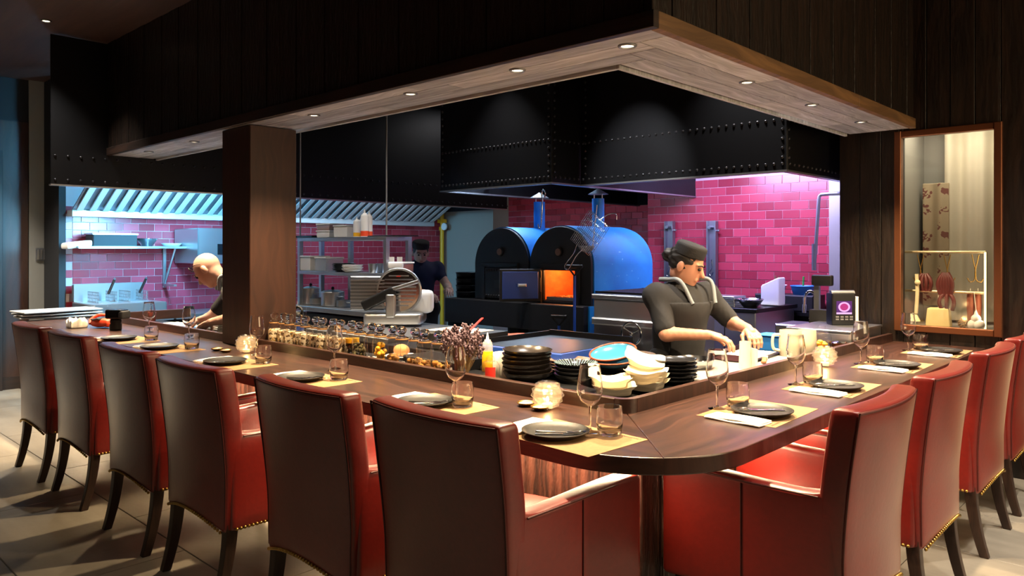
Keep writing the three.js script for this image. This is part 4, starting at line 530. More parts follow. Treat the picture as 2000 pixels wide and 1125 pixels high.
const bowlG = (r, h) => lathe([[0, 0.004], [r * 0.5, 0.003], [r * 0.52, 0], [r * 0.56, 0.003], [r * 0.9, h * 0.55], [r, h], [r - 0.003, h + 0.001], [r * 0.87, h * 0.58], [r * 0.5, 0.008], [0, 0.008]], 40);
const flatG = r => lathe([[0, 0.003], [r * 0.7, 0], [r * 0.95, 0.009], [r, 0.013], [r - 0.002, 0.0155], [r * 0.72, 0.005], [0, 0.006]], 40);
{ // crockery on the service shelf at the corner
  const P = (px, py, y = SV) => on(px, py, 'y', y);
  let p = P(1035, 742); stack('black_bowl', 'bronze-black shallow bowl behind the rim', 'bowl', 6, [p.x, SV, p.z + 0.02], 0.02, bowlG(0.115, 0.045), std(0x2c2622, 0.25, 0.35), 'black bowls behind the rim', 0.03);
  p = P(1120, 738); stack('ribbed_bowl', 'ribbed dark glass bowl', 'bowl', 4, [p.x + 0.06, SV, p.z + 0.06], 0.017, bowlG(0.1, 0.035), M.blackGlaze, 'ribbed dark bowls');
  { const rb = []; for (let i = 0; i < 40; i++) { const a = i / 40 * 6.283; rb.push(rod([0.06 * Math.cos(a), 0.012, 0.06 * Math.sin(a)], [0.1 * Math.cos(a), 0.036, 0.1 * Math.sin(a)], 0.0025, 5)); } const top = scene.children[scene.children.length - 1]; mesh('ribs', merge(rb), std(0x5c7078, 0.2, 0.3), top); }
  p = P(1135, 722); stack('tan_plate', 'tan flat plate behind the ribbed bowls', 'plate', 4, [p.x - 0.03, SV, p.z + 0.05], 0.014, flatG(0.11), std(0x6b5545, 0.5), 'tan plates behind the ribbed bowls');
  p = P(1195, 735); { const b = thing('blue_bowl', 'blue glazed bowl with rust-brown rim behind the cream bowls', 'bowl', [p.x - 0.06, SV + 0.07, p.z - 0.1]); b.rotation.x = 0.28; mesh('bowl', bowlG(0.115, 0.035), std(0x2f6f8f, 0.2), b); mesh('rim', new THREE.TorusGeometry(0.114, 0.0045, 8, 40).rotateX(Math.PI / 2).translate(0, 0.035, 0), std(0x8a3d20, 0.4), b); const c2 = copyOf(b, [p.x - 0.06, SV + 0.03, p.z - 0.1], 0, 'blue glazed bowl with rust-brown rim, under its twin'); c2.rotation.x = 0.1; tag(mesh('bowl_ring', lathe([[0.05, 0], [0.07, 0], [0.07, 0.035], [0.05, 0.035]], 24), M.darkMetal, scene, [p.x - 0.06, SV, p.z - 0.1]), 'dark ring stand under the blue bowls', 'stand'); }
  const squareBowl = softBox(0.18, 0.045, 0.14, 0.02, 10, 3, 10, q => { const u = q.x / 0.09, v = q.z / 0.07, rr = Math.min(1, u * u * 0.7 + v * v * 0.7); if (q.y > 0.0) q.y = -0.012 + 0.034 * rr; else { q.x *= 0.75; q.z *= 0.75; } q.y += 0.022 + 0.006 * u * u; });
  const cb = (px, py, dy, rx, rz, ry, l) => { const q = P(px, py); tag(mesh('cream_bowl', squareBowl, M.cream, scene, [q.x, SV + dy, q.z], [rx, ry, rz]), l, 'bowl', 'cream stoneware bowls'); };
  cb(1200, 772, 0.0, 0, 0, 0.7, 'cream stoneware bowl on the shelf by the rim corner'); cb(1190, 768, 0.028, 0.05, -0.06, 0.75, 'cream stoneware bowl nested in the bowl by the rim corner'); for (let k = 0; k < 3; k++) cb(1262, 762, k * 0.022, 0, 0, 0.2 + k * 0.1, ['cream bowl, lowest of the leaning stack', 'cream bowl, second of the leaning stack', 'cream bowl, third of the leaning stack'][k]); cb(1255, 752, 0.085, 0.3, -0.42, 0.5, 'cream oval bowl tilted on top of the stack');
  p = P(1228, 712); stack('brown_plate', 'wide brown dinner plate', 'plate', 4, [p.x, SV, p.z], 0.014, flatG(0.14), M.brownPlate, 'wide brown plates');
  p = P(1318, 748); stack('black_plate', 'black glazed plate beside the cream bowls', 'plate', 6, [p.x, SV, p.z + 0.0], 0.017, bowlG(0.1, 0.025), M.blackGlaze, 'black glazed plates', 0.02);
  p = P(1352, 720, 0.79); { const b = thing('steel_bowl', 'shiny steel bowl of food under the chef hands', 'bowl', [p.x - 0.03, SV, p.z - 0.05]); mesh('bowl', lathe([[0, 0.003], [0.05, 0], [0.09, 0.05], [0.1, 0.075], [0.105, 0.076], [0.098, 0.079], [0.085, 0.052], [0.045, 0.006], [0, 0.007]], 36), M.chrome, b); mesh('food', ball(0.045, 0, 0.02, 0, 1.2, 0.6, 1, 14), std(0xd09a50, 0.8), b); }
  stack('grey_board', 'grey stone serving board by the short-arm rim', 'board', 3, [-0.66, SV, -1.42], 0.013, softBox(0.2, 0.011, 0.38, 0.004), M.stone, 'grey serving boards', 0, true); tag(mesh('work_board', softBox(0.34, 0.02, 0.66, 0.006), M.stone, scene, [-0.74, SV + 0.011, -1.98]), 'long pale work board beside the rim of the short arm', 'board');
  // items on the short-arm service shelf
  p = on(1455, 692, 'x', -0.66); { const t = thing('rolled_paper', 'rolled sheet of white paper standing on the pale board', 'paper roll', [-0.66, SV + 0.022, p.z]); mesh('roll', lathe([[0.03, 0], [0.026, 0.13], [0.024, 0.13], [0.028, 0]], 24), M.paper, t); mesh('loose_edge', softBox(0.06, 0.1, 0.002, 0.0008, 6, 1, 1, q => { q.z += 0.02 * Math.sin(q.x * 40); q.x += 0.045; q.y += 0.05; }), M.paper, t); }
  { const t = thing('baking_tray', 'dark tray lined with white paper on the pale board', 'tray', [-0.83, SV + 0.022, -2.08], 0.1); mesh('tray', chamfer(-0.12, 0.12, 0, 0.012, -0.22, 0.22, 0.004), M.darkMetal, t); mesh('liner', chamfer(-0.1, 0.1, 0.012, 0.015, -0.2, 0.2, 0.001), M.paper, t); mesh('lip', merge([boxG(0.008, 0.03, 0.44, -0.12, 0.02, 0), boxG(0.24, 0.03, 0.008, 0, 0.02, 0.22)]), std(0x51303a, 0.3, 0.5), t); const b = thing('wooden_brush', 'wooden-handled brush lying on the pale board', 'brush', [-0.68, SV + 0.03, -1.98], 0.4); mesh('handle', softBox(0.025, 0.014, 0.16, 0.006), std(0x8a5c38, 0.6), b); mesh('bristles', boxG(0.03, 0.016, 0.03, 0, 0, -0.095), M.paper, b); }
  const jug = (px, py, r, h, l, x) => { const q = on(px, py, 'x', x), t = thing('white_jug', l, 'jug', [x, SV, q.z]); mesh('jug', lathe([[0, 0], [r, 0], [r * 1.02, h * 0.6], [r * 0.96, h], [r * 0.88, h], [r * 0.9, 0.01], [0, 0.008]], 32), M.cream, t); mesh('handle', tube([[-r * 0.7, h * 0.85, r * 0.7], [-r * 1.1, h * 0.8, r * 1.2], [-r * 1.1, h * 0.4, r * 1.2], [-r * 0.7, h * 0.3, r * 0.7]], 0.008, 20, 8), M.cream, t); return t; };
  jug(1544, 692, 0.06, 0.16, 'wide cream jug with handle behind the short-arm rim', -0.68); jug(1576, 686, 0.05, 0.155, 'cream jug next to the lemon jar', -0.64);
  { const q = on(1605, 680, 'x', -0.63), t = thing('lemon_jar', 'lidded glass jar of preserved lemon behind the rim', 'jar', [-0.63, SV, q.z]); mesh('jar_body', lathe([[0, 0.002], [0.05, 0.002], [0.054, 0.01], [0.054, 0.1], [0.045, 0.12], [0.03, 0.125]], 28), M.glass, t); mesh('lid', lathe([[0, 0.126], [0.034, 0.126], [0.034, 0.131], [0.012, 0.137], [0.022, 0.15], [0.02, 0.163], [0, 0.168]], 24), M.glass, t); mesh('lemons', merge([...Array(12)].map(() => { const a = rnd(0, 6.28), r = Math.sqrt(rnd()) * 0.036; return ball(0.017, r * Math.cos(a), rnd(0.018, 0.075), r * Math.sin(a), 1, 0.6, 1, 8); })), M.lemon, t).userData.kind = 'stuff';
    const c = on(1637, 668, 'x', -0.62), b = thing('copper_bowl', 'small copper bowl beside the lemon jar', 'bowl', [-0.62, SV, c.z]); mesh('bowl', lathe([[0, 0.002], [0.03, 0], [0.05, 0.035], [0.052, 0.05], [0.049, 0.05], [0.046, 0.036], [0, 0.006]], 28), M.copper, b); mesh('strainer', lathe([[0.045, 0.045], [0.03, 0.055], [0, 0.06]], 20), M.chrome, b);
    const bb = thing('blue_tub', 'bright blue plastic tub behind the cream jugs', 'tub', [-0.9, SV, on(1510, 670, 'x', -0.9).z]); mesh('tub', softBox(0.13, 0.09, 0.13, 0.012, 1, 1, 1, q2 => { q2.x *= 1 + q2.y; q2.z *= 1 + q2.y; q2.y += 0.045; }), M.bluePlastic, bb); mesh('lid', chamfer(-0.075, 0.075, 0.091, 0.1, -0.075, 0.075, 0.004), M.bluePlastic, bb);
    const wr = thing('rolled_towel', 'red-brown rolled towel behind the blue tub', 'towel', [-0.92, SV + 0.03, on(1500, 655, 'x', -0.92).z - 0.12]); mesh('roll', rod([-0.06, 0, 0], [0.06, 0, 0], 0.03, 16), std(0x70483f, 0.9), wr); }
  // left of the corner: squeeze bottle, jar with red label, paper roll, black box
  { const q = on(985, 700, 'z', -1.0), t = thing('squeeze_bottle', 'clear squeeze bottle of yellow oil behind the long-arm rim', 'bottle', [q.x, SV, -0.88]); mesh('body', lathe([[0, 0], [0.026, 0], [0.027, 0.13], [0.022, 0.145], [0.016, 0.148], [0.016, 0.156], [0, 0.156]], 24), M.clearPlastic, t); mesh('oil', lathe([[0, 0.001], [0.0268, 0.001], [0.0276, 0.1], [0, 0.1]], 24), M.oil, t); mesh('nozzle', cyl(0.009, 0.003, 0.035, 12, 0, 0.156, 0), M.whitePlastic, t);
    const j = on(958, 735, 'z', -0.62), a = thing('label_jar', 'stoppered glass jar with red label and orange slices by the rim', 'jar', [j.x, SV, -0.62]); mesh('jar_body', lathe([[0, 0.002], [0.04, 0.002], [0.043, 0.008], [0.043, 0.085], [0.03, 0.105], [0.018, 0.108]], 28), M.glass, a); mesh('stopper', lathe([[0, 0.106], [0.02, 0.107], [0.021, 0.115], [0.012, 0.13], [0, 0.134]], 20), M.glass, a); mesh('red_label', new THREE.CylinderGeometry(0.0436, 0.0436, 0.06, 12, 1, true, 0.2, 1.1).translate(0, 0.055, 0), M.redPlastic, a); mesh('contents', cyl(0.038, 0.039, 0.024, 24, 0, 0.004, 0), M.lemon, a);
    const r = on(1005, 705, 'z', -0.78), o = thing('paper_roll', 'upright paper towel roll beside the bronze-black bowls', 'paper roll', [r.x - 0.11, SV, -0.82]); mesh('roll', lathe([[0.018, 0], [0.05, 0], [0.05, 0.115], [0.018, 0.115], [0.018, 0]], 32), M.paper, o);
    const k = on(925, 690, 'z', -1.15), bx = thing('black_container', 'black lidded container with white sheets and red spoon', 'container', [k.x - 0.2, 0.782, -1.25], 0.1); mesh('box', chamfer(-0.22, 0.22, 0, 0.1, -0.16, 0.16, 0.008), M.black, bx); mesh('sheet', chamfer(-0.18, 0.14, 0.101, 0.104, -0.12, 0.12, 0.001), M.paper, bx); mesh('spoon', softBox(0.018, 0.006, 0.15, 0.0025).rotateX(0.5).translate(0.1, 0.14, 0), M.redPlastic, bx); tag(mesh('low_dark_box', chamfer(-0.2, 0.2, 0, 0.05, -0.1, 0.1, 0.006), M.darkMetal, scene, [k.x + 0.1, SV, -0.83]), 'low dark drawer box behind the lavender', 'box');
    const tw = on(1020, 660, 'y', 0.80), tt = thing('folded_towel', 'orange-red folded towel by the griddle', 'towel', [tw.x - 0.1, 0.781, tw.z], 0.3); mesh('cloth', softBox(0.26, 0.035, 0.14, 0.012, 8, 1, 4, q2 => { q2.y += 0.018 + 0.004 * Math.sin(q2.x * 30); }), std(0xd4553a, 0.9), tt); const pm = thing('pepper_mill', 'small steel pepper mill beside the oil bottle', 'mill', [q.x + 0.05, SV, -0.93]); mesh('body', lathe([[0, 0], [0.02, 0], [0.018, 0.07], [0.02, 0.09], [0, 0.1]], 20), M.steel, pm);
    const br = on(843, 650, 'z', -1.1), bd = thing('bread_loaf', 'round crusty bread on a plate behind the jars', 'bread', [br.x, SV, -0.88]); mesh('loaf', ball(0.042, 0, 0.042, 0, 1.2, 0.8, 1, 16), std(0xb27a45, 0.8), bd); mesh('plate', flatG(0.09), M.white, bd); }
}
// ---------- far-wall shelf, fryers, wall oven ----------
{ const s = thing('wall_shelf', 'stainless wall shelf with triangular bracket on the magenta far wall', 'shelf', [0, 0, 0]); const y = 1.385, z1 = jambZ - 0.01, z0 = on(366, 480, 'x', -6.75).z; mesh('board', chamfer(-7.05, -6.72, y - 0.022, y, z0, z1, 0.003), M.steel, s); mesh('bracket', merge([rod([-7.03, y - 0.4, z0 + 0.12], [-6.76, y - 0.02, z0 + 0.12], 0.012), boxG(0.02, 0.42, 0.03, -7.03, y - 0.22, z0 + 0.12), boxG(0.28, 0.02, 0.03, -6.9, y - 0.4, z0 + 0.12)]), M.steel, s);
  const Z = px => on(px, 470, 'x', -6.87).z; let t = thing('dark_box', 'dark oblong box on the wall shelf', 'box', [-6.87, y + 0.001, Z(218)]); mesh('box', chamfer(-0.11, 0.11, 0, 0.11, -0.2, 0.2, 0.006), M.darkPaint, t); mesh('lid', chamfer(-0.12, 0.12, 0.11, 0.125, -0.21, 0.21, 0.003), M.steel, t);
  t = thing('shelf_bowl', 'steel mixing bowl beside the dark box on the wall shelf', 'bowl', [-6.87, y, Z(287)]); mesh('bowl', lathe([[0, 0.003], [0.05, 0], [0.1, 0.075], [0.106, 0.078], [0.1, 0.08], [0.045, 0.008], [0, 0.01]], 28), M.chrome, t); t = thing('shelf_plate', 'shallow white dish at the bracket end of the wall shelf', 'dish', [-6.87, y, Z(335)]); mesh('dish', lathe([[0, 0.003], [0.07, 0], [0.1, 0.03], [0.095, 0.032], [0.06, 0.006], [0, 0.007]], 28), M.white, t); t = thing('folded_cloth', 'white folded cloth at the jamb end of the wall shelf', 'cloth', [-6.87, y, Z(150)]); mesh('cloth', softBox(0.2, 0.06, 0.22, 0.02, 6, 3, 6, q => { q.y += 0.03 - 0.03 * (q.z + 0.11) / 0.22; }), M.white, t);
  t = thing('fryer', 'stainless double fryer with hanging baskets by the far wall', 'fryer', [-6.66, 0.722, -0.9]); mesh('body', chamfer(-0.3, 0.3, 0, 0.13, -0.36, 0.29, 0.01), M.steel, t); mesh('rear_panel', chamfer(-0.32, -0.28, 0.13, 0.3, -0.36, 0.29, 0.01), M.steel, t);
  for (const z of [-0.18, 0.1]) { const w = []; for (let i = 0; i < 8; i++) { w.push(rod([-0.2 + i * 0.04, 0.13, z - 0.08], [-0.2 + i * 0.04, 0.23, z - 0.08], 0.003, 5), rod([-0.2 + i * 0.04, 0.13, z + 0.08], [-0.2 + i * 0.04, 0.23, z + 0.08], 0.003, 5)); } for (let k = 0; k < 4; k++) w.push(boxG(0.3, 0.004, 0.004, -0.06, 0.14 + k * 0.03, z + 0.08), boxG(0.3, 0.004, 0.004, -0.06, 0.14 + k * 0.03, z - 0.08)); w.push(boxG(0.31, 0.004, 0.165, -0.06, 0.132, z)); const b = mesh('fryer_basket', merge(w), M.steel, t); mesh('basket_handle', rod([0.1, 0.22, z], [0.26, 0.36, z], 0.012), M.darkMetal, b); }
  t = thing('wall_oven', 'steel wall oven with vents and dark window behind the bald chef', 'oven', [-6.72, 1.38, -2.05]); mesh('cabinet', chamfer(-0.3, 0.27, -0.17, 0.19, -0.42, 0.45, 0.01), M.steel, t); mesh('window', chamfer(0.27, 0.276, -0.08, 0.03, -0.1, 0.25, 0.002), M.blackGloss, t); for (let k = 0; k < 3; k++) mesh('vent', boxG(0.008, 0.014, 0.12, 0.272, 0.07 + k * 0.03, 0.0), M.darkMetal, t);
  const pl = on(416, 650, 'y', SV); stack('white_plate', 'square white plate beside the column', 'plate', 6, [pl.x - 0.05, SV, pl.z - 0.12], 0.013, softBox(0.24, 0.011, 0.24, 0.004), M.white, 'white plates by the column', 0, true); const rs = on(380, 605, 'z', -0.95), ol = thing('sauce_bottle', 'blue and yellow piping bottle lying near the chef hand', 'bottle', [-4.5, SV + 0.02, -0.66], 0.9); mesh('body', rod([-0.1, 0, 0], [0.08, 0, 0], 0.018, 14), M.bluePlastic, ol); mesh('tip', rod([-0.14, 0, 0], [-0.1, 0, 0], 0.011, 10), M.yellow, ol);
  const bx = thing('prep_trays', 'low steel prep tray on the service shelf before the bald chef', 'tray', [-4.85, SV, -0.7]); mesh('tray', chamfer(-0.2, 0.2, 0, 0.02, -0.12, 0.12, 0.004), M.steelDull, bx); mesh('liner', chamfer(-0.17, 0.17, 0.02, 0.024, -0.1, 0.1, 0.001), M.paper, bx); const cn = on(256, 606, 'x', -5.4), cp = thing('brown_cup', 'small red-brown cup with spoon on the far service shelf', 'cup', [-5.42, SV, -0.75]); mesh('cup', lathe([[0, 0], [0.03, 0], [0.036, 0.08], [0.033, 0.08], [0.027, 0.005], [0, 0.005]], 20), std(0x7a3325, 0.5), cp); mesh('spoon', rod([0, 0.02, 0], [0.02, 0.13, 0], 0.005), M.darkMetal, cp); }
// ---------- show case contents ----------
{ const z = -3.72, P = (px, py) => on(px, py, 'z', z), a = P(1765, 492), b = P(1925, 492), c = P(1765, 567), d = P(1925, 645); const t = thing('hanging_rack', 'glowing square-tube hanging rack in the window', 'rack', [0, 0, 0]); const gm = std(0xd9c9a0, 0.25, 0.6); mesh('rail', rod([a.x - 0.03, a.y, z], [b.x, a.y, z], 0.009), gm, t); mesh('rail', rod([a.x - 0.03, c.y, z], [b.x, c.y, z], 0.009), gm, t); mesh('upright', rod([b.x, d.y - 0.02, z], [b.x, a.y, z], 0.009), gm, t); mesh('light_tube', boxG(0.012, a.y - d.y, 0.006, b.x, (a.y + d.y) / 2, z + 0.012), new THREE.MeshStandardMaterial({ color: 0x332a1a, emissive: new THREE.Color().setRGB(1, 0.8, 0.45), emissiveIntensity: 2.2 }), t);
  const l = new THREE.RectAreaLight(new THREE.Color().setRGB(1, 0.8, 0.45), 14, 0.02, a.y - d.y); l.position.set(b.x - 0.01, (a.y + d.y) / 2, z + 0.02); l.lookAt(b.x - 0.6, (a.y + d.y) / 2, z + 0.05); shadows(l); scene.add(l);
  const hook = (px, l) => { const p = P(px, 497), h = thing('wire_hook', l, 'hook', [p.x, p.y, z]); mesh('wire', merge([tube([[0.02, 0, 0], [0, -0.1, 0], [-0.005, -0.16, 0], [-0.03, -0.175, 0], [-0.045, -0.15, 0]], 0.003, 24, 6), tube([[-0.02, 0, 0], [0, -0.1, 0], [0.005, -0.16, 0], [0.03, -0.175, 0], [0.045, -0.15, 0]], 0.003, 24, 6)]), M.brass, h); };
  hook(1798, 'twin brass wire hook holding the cord-tied sausage'); hook(1850, 'twin brass wire hook holding the sausage bundle'); hook(1905, 'bare brass wire hook near the lit upright');
  const saus = (px, py, l, n, h) => { const p = P(px, py), s = thing('sausage_bundle', l, 'sausages', [p.x, p.y, z]); const sm = std(0x5a2320, 0.45); for (let i = 0; i < n; i++) { const u = (i / (n - 1) - 0.5) * 2; mesh('sausage', tube([[u * 0.012, 0, 0], [u * 0.035, -h * 0.3, 0.012], [u * 0.042, -h * 0.6, 0.015], [u * 0.03, -h, 0.004]], 0.0125, 16, 8), sm, s); } };
  saus(1806, 535, 'small dark sausage bundle beside the white cord', 4, 0.11); saus(1847, 533, 'round dark sausage bundle in the middle of the rack', 6, 0.14); saus(1850, 572, 'lower dark sausage pair under the middle rail', 3, 0.11);
  for (const [px, k] of [[1893, 0], [1908, 1]]) { const p = P(px, 570), s = thing('salami', k ? 'mottled dry salami nearer the lit upright in the window' : 'mottled dry salami nearer the cheese in the window', 'salami', [p.x, p.y, z - 0.03], 0, 'dry salami in the window'); mesh('salami_body', lathe([[0, -0.2], [0.016, -0.19], [0.021, -0.1], [0.02, -0.02], [0.008, -0.005], [0, 0]], 16), std(0x8a4630, 0.7, 0, { bumpMap: softBump, bumpScale: 0.004 }), s); mesh('string', rod([0, 0, 0], [0, 0.02, 0], 0.002), M.paper, s); }
  { const p = P(1793, 535), s = thing('tied_cord', 'thick white cord tied down the left side of the rack', 'cord', [p.x, p.y, z + 0.03]); mesh('cord', merge([tube([[0, 0, 0], [0.004, -0.12, 0], [-0.004, -0.26, 0]], 0.012, 16, 8), ball(0.018, 0.008, -0.055, 0.01)]), std(0xe0d3a8, 0.8), s); mesh('tassel', new THREE.ConeGeometry(0.028, 0.06, 12).translate(-0.004, -0.28, 0), std(0xe0d3a8, 0.8), s);
    const fl = wyTop => wyTop; const q = P(1832, 638), cz = thing('cheese_block', 'pale block of cheese hung on a string in the window', 'cheese', [q.x, 0.8505, z - 0.02], 0.1); mesh('block', softBox(0.135, 0.125, 0.1, 0.012, 3, 3, 1, v => { v.x *= 1 - 0.08 * v.y / 0.06; v.y += 0.0625; }), std(0xe3cd8f, 0.6), cz); mesh('string', rod([0, 0.12, 0.02], [0, c.y - 0.85, 0.02], 0.0016), M.paper, cz);
    const g = P(1907, 640), ga = thing('garlic_bag', 'white net bag of garlic glowing beside the upright', 'garlic', [g.x, 0.852, z + 0.01]); mesh('bulbs', merge([ball(0.032, -0.016, 0.03, 0), ball(0.032, 0.02, 0.03, 0.01), ball(0.028, 0, 0.068, 0), new THREE.ConeGeometry(0.018, 0.05, 12).translate(0, 0.105, 0)]), M.white, ga); mesh('string', rod([0, 0.12, 0], [-0.01, c.y - 0.85, 0], 0.0016), M.paper, ga); const pc = P(1880, 638), pn = thing('pine_cone', 'brown pine cone on the window floor', 'pine cone', [pc.x, 0.852, z]); mesh('scales', merge([...Array(36)].map((_, i) => { const a = i * 2.4, h = 0.008 + i * 0.0016, r = 0.022 * Math.sin(Math.min(1, (i + 6) / 40) * 3); return ball(0.008, r * Math.cos(a), h, r * Math.sin(a), 1, 0.6, 1, 6); })), std(0x7a5a38, 0.7), pn).userData.kind = 'stuff'; } }
// ---------- armchairs ----------
const CHAIR_H = 0.906, CW = 0.555;
function makeChair() {
  const t = thing('armchair', '', 'armchair');
  const hw = CW / 2, back = (y) => 0.405 + 0.05 * Math.max(0, (y - 0.45) / 0.45) ** 1.4; // outer face of the back, by height
  const bulge = (x) => 0.035 * (1 - (x / hw) ** 2);
  const bk = mesh('backrest', triUV(softBox(CW, 0.64, 0.085, 0.022, 14, 14, 1, q => { const y = q.y + 0.586, f = Math.max(0, 1 - (y - 0.266) / 0.3); q.y = y + 0.045 * f * (1 - (q.x / hw) ** 2); const w = 1 - 0.06 * Math.max(0, (0.7 - y) / 0.4); q.x *= w; q.z = back(y) - 0.0425 + q.z + bulge(q.x); }), 0.6), M.leather, t);
  const pip = (dx) => [...Array(12)].map((_, i) => { const y = 0.29 + i * (CHAIR_H - 0.3) / 11; return V(dx * (hw - 0.008) * (1 - 0.06 * Math.max(0, (0.7 - y) / 0.4)), y, back(y) + 0.001); });
  mesh('piping', merge([tube(pip(1), 0.0035, 24, 6), tube(pip(-1), 0.0035, 24, 6), tube([...Array(9)].map((_, i) => { const x = -hw + 0.014 + i * (CW - 0.028) / 8; return V(x, CHAIR_H - 0.012, back(0.9) + bulge(x) - 0.004); }), 0.0035, 24, 6)]), std(0x4a130e, 0.5), bk);
  for (const s of [-1, 1]) {
    const arm = mesh('arm', triUV(softBox(0.07, 0.38, 0.565, 0.02, 1, 8, 12, q => { const z = q.z + 0.1075, y = q.y + 0.465; const top = 0.655 + 0.02 * Math.max(0, (z - 0.28) / 0.1) ** 2 - 0.012 * Math.sin(Math.max(0, (z + 0.1) / 0.4) * 2); q.y = y > 0.5 ? 0.5 + (y - 0.5) * (top - 0.5) / 0.155 : y; q.z = z; q.x += s * (0.012 * Math.max(0, (0.1 - z) / 0.2) ** 2); }), 0.6), M.leather, t, [s * (hw - 0.04), 0, 0]);
    mesh('piping', merge([tube([[s * 0.036, 0.638, 0.34], [s * 0.036, 0.637, 0.2], [s * 0.036, 0.636, 0.05], [s * 0.042, 0.64, -0.165]], 0.0032, 20, 6), tube([[s * 0.037, 0.3, 0.1], [s * 0.037, 0.63, 0.1]], 0.0022, 4, 5)]), std(0x4a130e, 0.5), arm);
    const nails = []; for (let i = 0; i < 33; i++) nails.push(ball(0.0065, s * 0.037, 0.287, -0.16 + i * 0.0165, 1, 1, 1, 7)); mesh('nailheads', merge(nails), M.brass, arm).userData.kind = 'stuff';
  }
  mesh('seat', triUV(softBox(CW - 0.14, 0.13, 0.5, 0.03, 6, 1, 6, q => { q.y += 0.435 + 0.015 * (1 - (q.x / 0.2) ** 2); q.z += 0.11; }), 0.6), M.leather, t);
  mesh('seat_apron', triUV(softBox(CW - 0.13, 0.11, 0.06, 0.012).translate(0, 0.345, -0.145), 0.6), M.leather, t);
  const bn = []; for (let i = 0; i < 32; i++) { const u = -1 + 2 * i / 31, x = u * (hw - 0.03) * 0.96; bn.push(ball(0.0065, x, 0.278 + 0.045 * (1 - u * u), back(0.3) + bulge(x) + 0.002, 1, 1, 1, 7)); } mesh('nailheads', merge(bn), M.brass, bk).userData.kind = 'stuff';
  for (const s of [-1, 1]) {
    mesh('leg', triUV(softBox(0.042, 0.3, 0.042, 0.005, 1, 1, 1, q => { q.y += 0.15; const k = 0.75 + 0.25 * q.y / 0.3; q.x *= k; q.z *= k; }), 0.5, true), M.legWood, t, [s * (hw - 0.05), 0, -0.13]);
    mesh('leg', triUV(softBox(0.046, 0.34, 0.05, 0.005, 1, 8, 1, q => { q.y += 0.17; const k = 0.72 + 0.28 * q.y / 0.34, c = (1 - q.y / 0.34); q.x = q.x * k + s * 0.004; q.z = q.z * k + 0.375 + 0.055 * c * c; }), 0.5, true), M.legWood, t, [s * (hw - 0.045), 0, 0]);
  }
  return t;
}
const chairLabels = ['red leather armchair with nailhead trim at the tray end of the long arm', 'red leather armchair second from the far end of the long counter arm', 'red leather armchair third from the far end of the long counter arm', 'red leather armchair at the long arm, opposite the square column', 'red leather armchair at the long arm, opposite the row of jars', 'red leather armchair on the long arm next to the rounded corner', 'red leather armchair on the short arm next to the rounded corner', 'red leather armchair second from the corner on the short arm', 'red leather armchair third from the corner on the short arm', 'red leather armchair on the short arm nearest the copper-framed window'];
const chair0 = makeChair();
[[-4.2, 0, 0.01], [-3.5, 0, 0], [-2.66, 0, 0.01], [-1.97, 0, 0.01], [-1.22, 0, -0.04], [-0.575, 0, -0.08]].forEach(([x, t, z], i) => { const c = i ? copyOf(chair0, [x, 0, z], t, chairLabels[i], 'red armchairs at the counter') : chair0; if (!i) { c.position.set(x, 0, z); tag(c, chairLabels[0], 'armchair', 'red armchairs at the counter'); } });
[[-0.72, -0.145], [-1.48, -0.145], [-2.33, -0.145], [-3.05, -0.145]].forEach(([z, x], i) => copyOf(chair0, [x, 0, z], Math.PI / 2, chairLabels[6 + i], 'red armchairs at the counter'));

// ---------- place settings ----------
const plateG = lathe([[0, 0.004], [0.07, 0.004], [0.075, 0], [0.085, 0.004], [0.106, 0.016], [0.112, 0.02], [0.1125, 0.0225], [0.11, 0.0225], [0.102, 0.018], [0.085, 0.0095], [0.0, 0.0085]], 48);
const wineBowl = lathe([[0, 0.0865], [0.012, 0.0885], [0.03, 0.103], [0.039, 0.122], [0.042, 0.14], [0.0405, 0.165], [0.036, 0.195], [0.0325, 0.222], [0.0313, 0.222], [0.0347, 0.195], [0.0391, 0.165], [0.0405, 0.14], [0.0376, 0.122], [0.0288, 0.1045], [0.011, 0.091], [0, 0.0895]], 40);
const wineStem = lathe([[0, 0.0], [0.033, 0.0], [0.0335, 0.0015], [0.025, 0.0035], [0.008, 0.008], [0.0045, 0.014], [0.0038, 0.04], [0.004, 0.078], [0.007, 0.086], [0.004, 0.089], [0, 0.09]], 28);
const tumblerG = lathe([[0, 0.0], [0.034, 0.0], [0.0385, 0.005], [0.043, 0.04], [0.0425, 0.07], [0.0395, 0.092], [0.0382, 0.092], [0.041, 0.07], [0.0413, 0.04], [0.0365, 0.014], [0.0, 0.012]], 40);
const tumblerBase = lathe([[0, 0], [0.036, 0], [0.0385, 0.003], [0.038, 0.0055], [0, 0.0055]], 32);
function fork() { const g = [softBox(0.006, 0.003, 0.1, 0.0012, 1, 1, 4, q => { q.x *= 1 + 0.5 * Math.max(0, q.z) / 0.05; }).translate(0, 0, 0.04), softBox(0.019, 0.0025, 0.03, 0.001, 2, 1, 2).translate(0, 0.001, -0.025)]; for (let i = 0; i < 4; i++) g.push(softBox(0.0026, 0.002, 0.045, 0.0008, 1, 1, 3, q => { q.y += 0.004 * (1 - (q.z / 0.0225) ** 2); }).translate(-0.0078 + i * 0.0052, 0.002, -0.06)); return merge(g); }
function knife() { return merge([softBox(0.009, 0.004, 0.09, 0.0018).translate(0, 0, 0.05), softBox(0.014, 0.0018, 0.11, 0.0008, 2, 1, 4, q => { if (q.x > 0) q.x *= 1 - 0.8 * Math.max(0, -q.z / 0.055) ** 2; }).translate(0.001, 0, -0.05)]); }
const forkG = fork(), knifeG = knife();
const matG = triUV(softBox(0.4, 0.0012, 0.29, 0.0005), 0.3);
